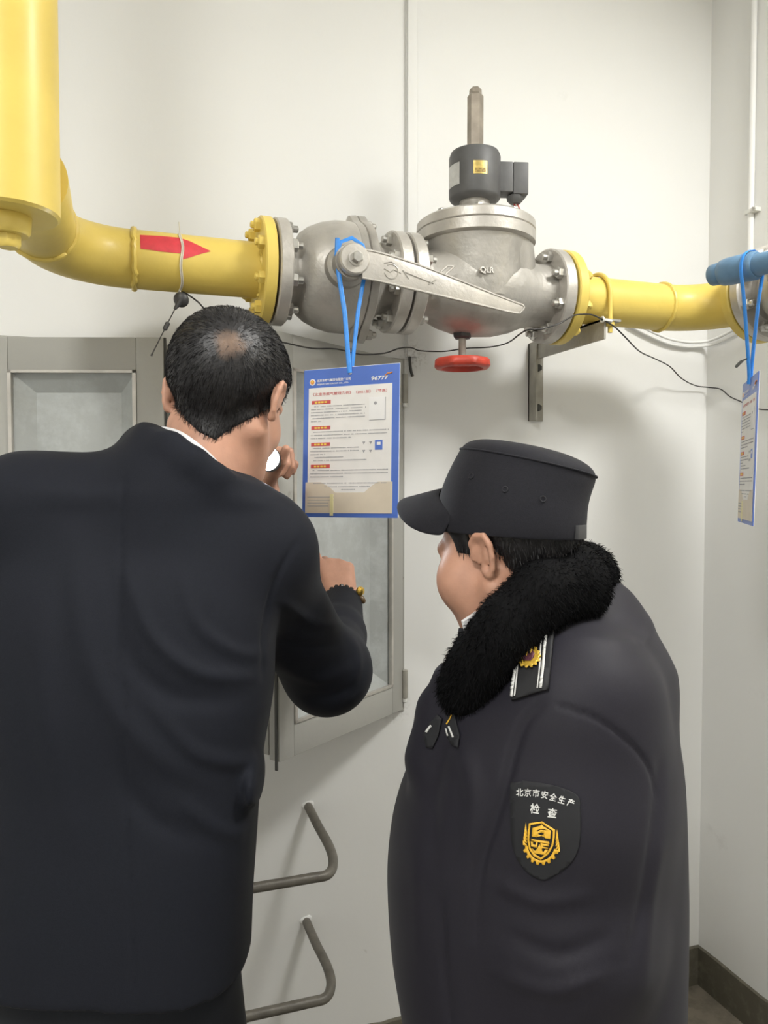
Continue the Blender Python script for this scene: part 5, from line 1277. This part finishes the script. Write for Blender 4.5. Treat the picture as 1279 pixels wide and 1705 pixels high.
cap_ = link_mesh('cap', vs, fs, M['cap'], m2, smooth=75)
md = cap_.modifiers.new('cloth', 'SOLIDIFY'); md.thickness = 0.003; md.offset = -1
md2 = cap_.modifiers.new('round', 'SUBSURF'); md2.levels = 1; md2.render_levels = 2
rs = ringpts(877.5, 771, 0, 0.228, 1.046, (0.1045 * 0.905, 0.0890 * 0.905), n=72)
MB().tube(rs, 0.0013, n=6, closed=True).build('crown_seam', M['cap'], cap_)
# peak (brim)
bo = P(850, 866, 1.05); F2 = CF; X2 = CXr
vs = []; fs = []; na, nr = 25, 6
for i in range(na):
    a = math.radians(-72 + 144 * i / (na - 1))
    for j in range(nr):
        t = j / (nr - 1)
        ra, rb = 0.1025, 0.0865
        inner = F2 * math.cos(a) * ra + X2 * math.sin(a) * rb
        ext = 0.080 * max(math.cos(a * 90 / 76), 0) ** 0.55
        q = bo + inner + (F2 * 0.96 + X2 * math.sin(a) * 0.25) * ext * t
        lat = (q - bo) @ X2
        q = q + uz * (-((inner @ RT) * 0.10) - 0.016 * t - 6.0 * lat * lat * (0.7 + 0.3 * t) + 0.034)
        vs.append(q)
for i in range(na - 1):
    for j in range(nr - 1): fs.append((i * nr + j, i * nr + j + 1, (i + 1) * nr + j + 1, (i + 1) * nr + j))
pk = link_mesh('peak', vs, fs, M['cap'], cap_, smooth=75)
md = pk.modifiers.new('board', 'SOLIDIFY'); md.thickness = 0.0055; md.offset = 0
md2 = pk.modifiers.new('round', 'SUBSURF'); md2.levels = 1; md2.render_levels = 2
capb = BVHTree.FromPolygons([tuple(map(float, q)) for q in cap_.data.vertices and [x.co for x in cap_.data.vertices]], [tuple(p_.vertices) for p_ in cap_.data.polygons])
for (x, y) in ((785, 793), (841, 815), (904, 831)):
    r = ray(x, y); h_ = capb.ray_cast(Vector(tuple(CAM)), Vector(tuple(r / np.linalg.norm(r))))
    if h_[0] is None: continue
    c_ = np.array(h_[0]); nn_ = np.array(h_[1]); nn_ = nn_ if nn_ @ r < 0 else -nn_
    e1_ = np.cross(nn_, uz); e1_ /= np.linalg.norm(e1_); e2_ = np.cross(nn_, e1_)
    MB().tube([c_ + nn_ * 0.0005 + (e1_ * math.cos(a) + e2_ * math.sin(a)) * 0.0034 for a in np.linspace(0, 2 * math.pi, 16, endpoint=False)], 0.0011, n=6, closed=True).build('eyelet', M['seam'], cap_)
    MB().lathe(c_ - nn_ * 0.001, nn_, [(0, 0.0030), (0.0016, 0.0030)], n=12).build('eyelet_hole', M['cap'], cap_)
bk = P(848, 881, 1.046) - CF * 0.1055
MB().obox(bk, CXr, uz, CF, (-0.012, 0.012), (-0.009, 0.009), (-0.002, 0.006)).build('strap_buckle', M['black_plastic'], cap_, bevel=0.001)

# ---- shoulder board
M['braid'] = mat('white_braid', (0.62, 0.62, 0.60, 1), 0.6, var=0.1)
M['board'] = mat('shoulder_board_cloth', (0.010, 0.010, 0.012, 1), 0.7)
M['badge_gold'] = mat('badge_gold', (0.78, 0.50, 0.07, 1), 0.32, 0.45, var=0.25, scale=160)
M['badge_dark'] = mat('badge_maroon', (0.10, 0.035, 0.05, 1), 0.3, 0.2, var=0.4, scale=200)
M['patch'] = mat('patch_cloth', (0.010, 0.0105, 0.013, 1), 0.8)
M['patch_gold'] = mat('patch_gold_thread', (0.78, 0.44, 0.035, 1), 0.55, var=0.08, scale=200)
M['patch_white'] = mat('patch_white_thread', (0.66, 0.66, 0.64, 1), 0.6)
ep = fill([(855, 1168), (905, 1152), (915, 1150), (927, 1036), (902, 1034), (880, 1066), (868, 1078)], 0.003, M['board'], 'shoulder_board', m2, 9, thick=0.004)
def strip(pts, wd, off, m_, name, parent):
    pts = smooth_path([V(*q) for q in pts], 5); vs = []; fs = []
    for i, q in enumerate(pts):
        a = pts[max(i - 1, 0)]; b_ = pts[min(i + 1, len(pts) - 1)]; t = b_ - a; t /= np.linalg.norm(t); nn_ = V(-t[1], t[0])
        vs += [tuple(q - nn_ * wd), tuple(q + nn_ * wd)]
    for i in range(len(pts) - 1): fs.append((2 * i, 2 * i + 2, 2 * i + 3, 2 * i + 1))
    return decal(name, vs, fs, off, m_, parent, 0.001)
strip([(859, 1163), (864, 1130), (869, 1098), (873, 1072)], 1.9, 0.0085, M['braid'], 'braid', ep)
strip([(864, 1162), (868, 1130), (872, 1098), (876, 1069)], 0.9, 0.0085, M['braid'], 'braid', ep)
strip([(905, 1149), (909, 1115), (912, 1085), (917, 1038)], 1.9, 0.0085, M['braid'], 'braid', ep)
strip([(900, 1149), (904, 1115), (906, 1085), (911, 1042)], 0.9, 0.0085, M['braid'], 'braid', ep)
for (xa, ya, xb, yb_) in ((860.5, 1160, 874, 1074), (906.5, 1146, 918.5, 1040)):
    for k in range(13):
        t = (k + 0.5) / 13; x, y = xa + (xb - xa) * t, ya + (yb_ - ya) * t
        g_ = decal('braid_twist', [(x - 3.2, y - 1.6), (x + 0.2, y - 3.2), (x + 0.6, y + 1.0), (x - 2.8, y + 2.6)], [(0, 1, 2, 3)], 0.0092, M['braid'], ep, 0.0012)
def shield_px(c_, sc, ang, pts):
    ca, sa = math.cos(ang), math.sin(ang); return [(c_[0] + (x * ca - y * sa) * sc[0], c_[1] + (x * sa + y * ca) * sc[1]) for x, y in pts]
gear = []
for k in range(40):
    a = math.pi * (k / 39.0) * 1.25 - math.pi * 0.125; rr_ = 1.0 if (k // 2) % 2 == 0 else 0.86
    gear.append((math.cos(a) * rr_, math.sin(a) * rr_))
sh = [(-0.62, -0.45), (0.0, -0.72), (0.62, -0.45), (0.60, 0.25), (0.35, 0.60), (0, 0.78), (-0.35, 0.60), (-0.60, 0.25)]
fill(shield_px((886, 1100), (21, 19), -0.42, gear + [(-0.75, -0.5), (0, -0.85), (0.75, -0.5)][::1]), 0.0095, M['badge_gold'], 'gear_badge', ep, 7, thick=0.002)
fill(shield_px((886, 1098), (19, 16), -0.42, sh), 0.0120, M['badge_dark'], 'badge_shield', ep, 7, thick=0.0012)
for a_, b_ in (((880, 1107), (884, 1095)), ((887, 1103), (890, 1093)), ((893, 1099), (896, 1090)), ((878, 1101), (896, 1094))):
    strip([a_, ((a_[0] + b_[0]) / 2, (a_[1] + b_[1]) / 2), b_], 0.8, 0.0138, M['gold'], 'badge_stroke', ep)
for q in ((890, 1063), (900, 1050)):
    decal('stud', [(q[0] + 1.5 * math.cos(a), q[1] + 1.5 * math.sin(a)) for a in np.linspace(0, 6.28, 8, endpoint=False)], [tuple(range(8))], 0.009, M['braid'], ep, 0.001)

# ---- sleeve patch
out = [(852, 1312), (858, 1303), (880, 1301), (910, 1305), (940, 1313), (962, 1325), (966, 1345), (966, 1390), (960, 1420), (945, 1440), (925, 1455), (905, 1463), (885, 1455), (868, 1438), (857, 1415), (852, 1385)]
pt = fill(smooth_path([V(*q) for q in out], 3, closed=True), 0.0015, M['patch'], 'sleeve_patch', m2, 10, thick=0.0014)
def patch_text(s, x, y, h, ang, sx=1.0):
    vv, fc = text_mesh(s, 0.018); ca, sa = math.cos(ang), math.sin(ang); c0 = (vv[:, 0].max() + vv[:, 0].min()) / 2
    pv = [(x + ((p[0] - c0) * sx * ca + (p[1] - 0.38) * sa * 1) * h, y + ((p[0] - c0) * sx * sa - (p[1] - 0.38) * ca) * h) for p in vv]
    decal('patch_character', pv, fc, 0.0036, M['patch_white'], pt, 0.0)
for s, x, y, a in zip('北京市安全生产', (867.5, 880.5, 894, 908, 922, 936, 950.5), (1319, 1319.5, 1320.5, 1323, 1327, 1331.5, 1336), (0.02, 0.05, 0.10, 0.16, 0.22, 0.28, 0.32)):
    patch_text(s, x, y, 13.6, a, 0.88)
patch_text('检', 892.5, 1346, 17.5, 0.12, 0.92); patch_text('查', 920.5, 1353, 17.0, 0.12, 0.92)
G = M['patch_gold']
def Em(x, y): return (840 + x * 140 / 1194, 1280 + y * 200 / 1705)    # emblem drawn on its own sheet of 1194 x 1705 units
def emb(pts, holes=(), name='emblem_piece', sm=0):
    fill([Em(*q) for q in pts], 0.0036, G, name, pt, 7, [[Em(*q) for q in h_] for h_ in holes], 0.0008)
emb([(365, 765), (545, 742), (725, 855), (722, 960), (700, 1080), (640, 1190), (530, 1278), (430, 1220), (365, 1120), (345, 1000), (350, 880)], [[(388, 790), (540, 768), (697, 870), (695, 960), (675, 1070), (620, 1170), (530, 1245), (445, 1190), (388, 1105), (370, 1000), (375, 880)]], 'shield_frame')
emb([(415, 830), (520, 800), (540, 785), (560, 805), (668, 870), (660, 985), (600, 975), (540, 940), (470, 960), (405, 950)], [[(465, 870), (520, 845), (590, 850), (610, 875), (590, 862), (520, 858), (478, 885)], [(485, 912), (540, 892), (580, 915), (535, 935)]], 'shield_mark')
emb([(390, 985), (640, 1018), (650, 1050), (560, 1040), (400, 1015)], (), 'shield_bar')
emb([(388, 1020), (420, 1024), (422, 1060), (460, 1066), (462, 1030), (485, 1030), (480, 1105), (395, 1085)], (), 'shield_stroke')
emb([(525, 1045), (640, 1062), (638, 1085), (560, 1074), (556, 1090), (632, 1104), (628, 1124), (550, 1110), (545, 1150), (520, 1150)], (), 'shield_stroke')
emb([(405, 1110), (450, 1150), (490, 1100), (510, 1060), (530, 1100), (560, 1170), (590, 1130), (632, 1135), (585, 1205), (440, 1180)], (), 'shield_base')
for k in range(5):
    fe = [(322 - k * 10, 765 + k * 60), (331 - k * 5, 830 + k * 52), (341, 905 + k * 42), (333, 918 + k * 42), (306 - k * 6, 850 + k * 54)]
    emb(fe, (), 'wing_feather'); emb([(1075 - x, y + 92) for x, y in fe], (), 'wing_feather')
gc_ = (535, 1050); ge_ = []
for k in range(49):
    a = math.radians(172 - k * (172 - 18) / 48.0); r_ = 262 if (k // 3) % 2 == 0 else 300
    ge_.append((gc_[0] + r_ * 0.86 * math.cos(a), gc_[1] + r_ * math.sin(a)))
gi_ = [(gc_[0] + 208 * 0.90 * math.cos(math.radians(a)), gc_[1] + 232 * math.sin(math.radians(a))) for a in range(18, 173, 7)]
emb(ge_ + gi_, (), 'gear_rim')
# ---- chest tags at the front edge
t1 = fill([(708, 1222), (716, 1205), (730, 1190), (738, 1196), (732, 1225), (722, 1246), (712, 1244)], 0.002, M['patch'], 'name_tag', m2, 8, thick=0.0015)
strip([(713, 1218), (717, 1212), (721, 1207)], 1.8, 0.004, M['patch_white'], 'tag_print', t1)
t2 = fill([(745, 1196), (758, 1186), (768, 1225), (765, 1246), (755, 1240), (745, 1222)], 0.002, M['patch'], 'number_tag', m2, 8, thick=0.0015)
strip([(747, 1206), (752, 1198), (755, 1191)], 1.0, 0.004, M['patch_gold'], 'tag_print', t2)
strip([(751, 1210), (755, 1219), (759, 1229)], 1.3, 0.004, M['patch_white'], 'tag_print', t2)
strip([(746, 1213), (748, 1220), (750, 1226)], 1.1, 0.004, M['label_grey'], 'tag_print', t2)
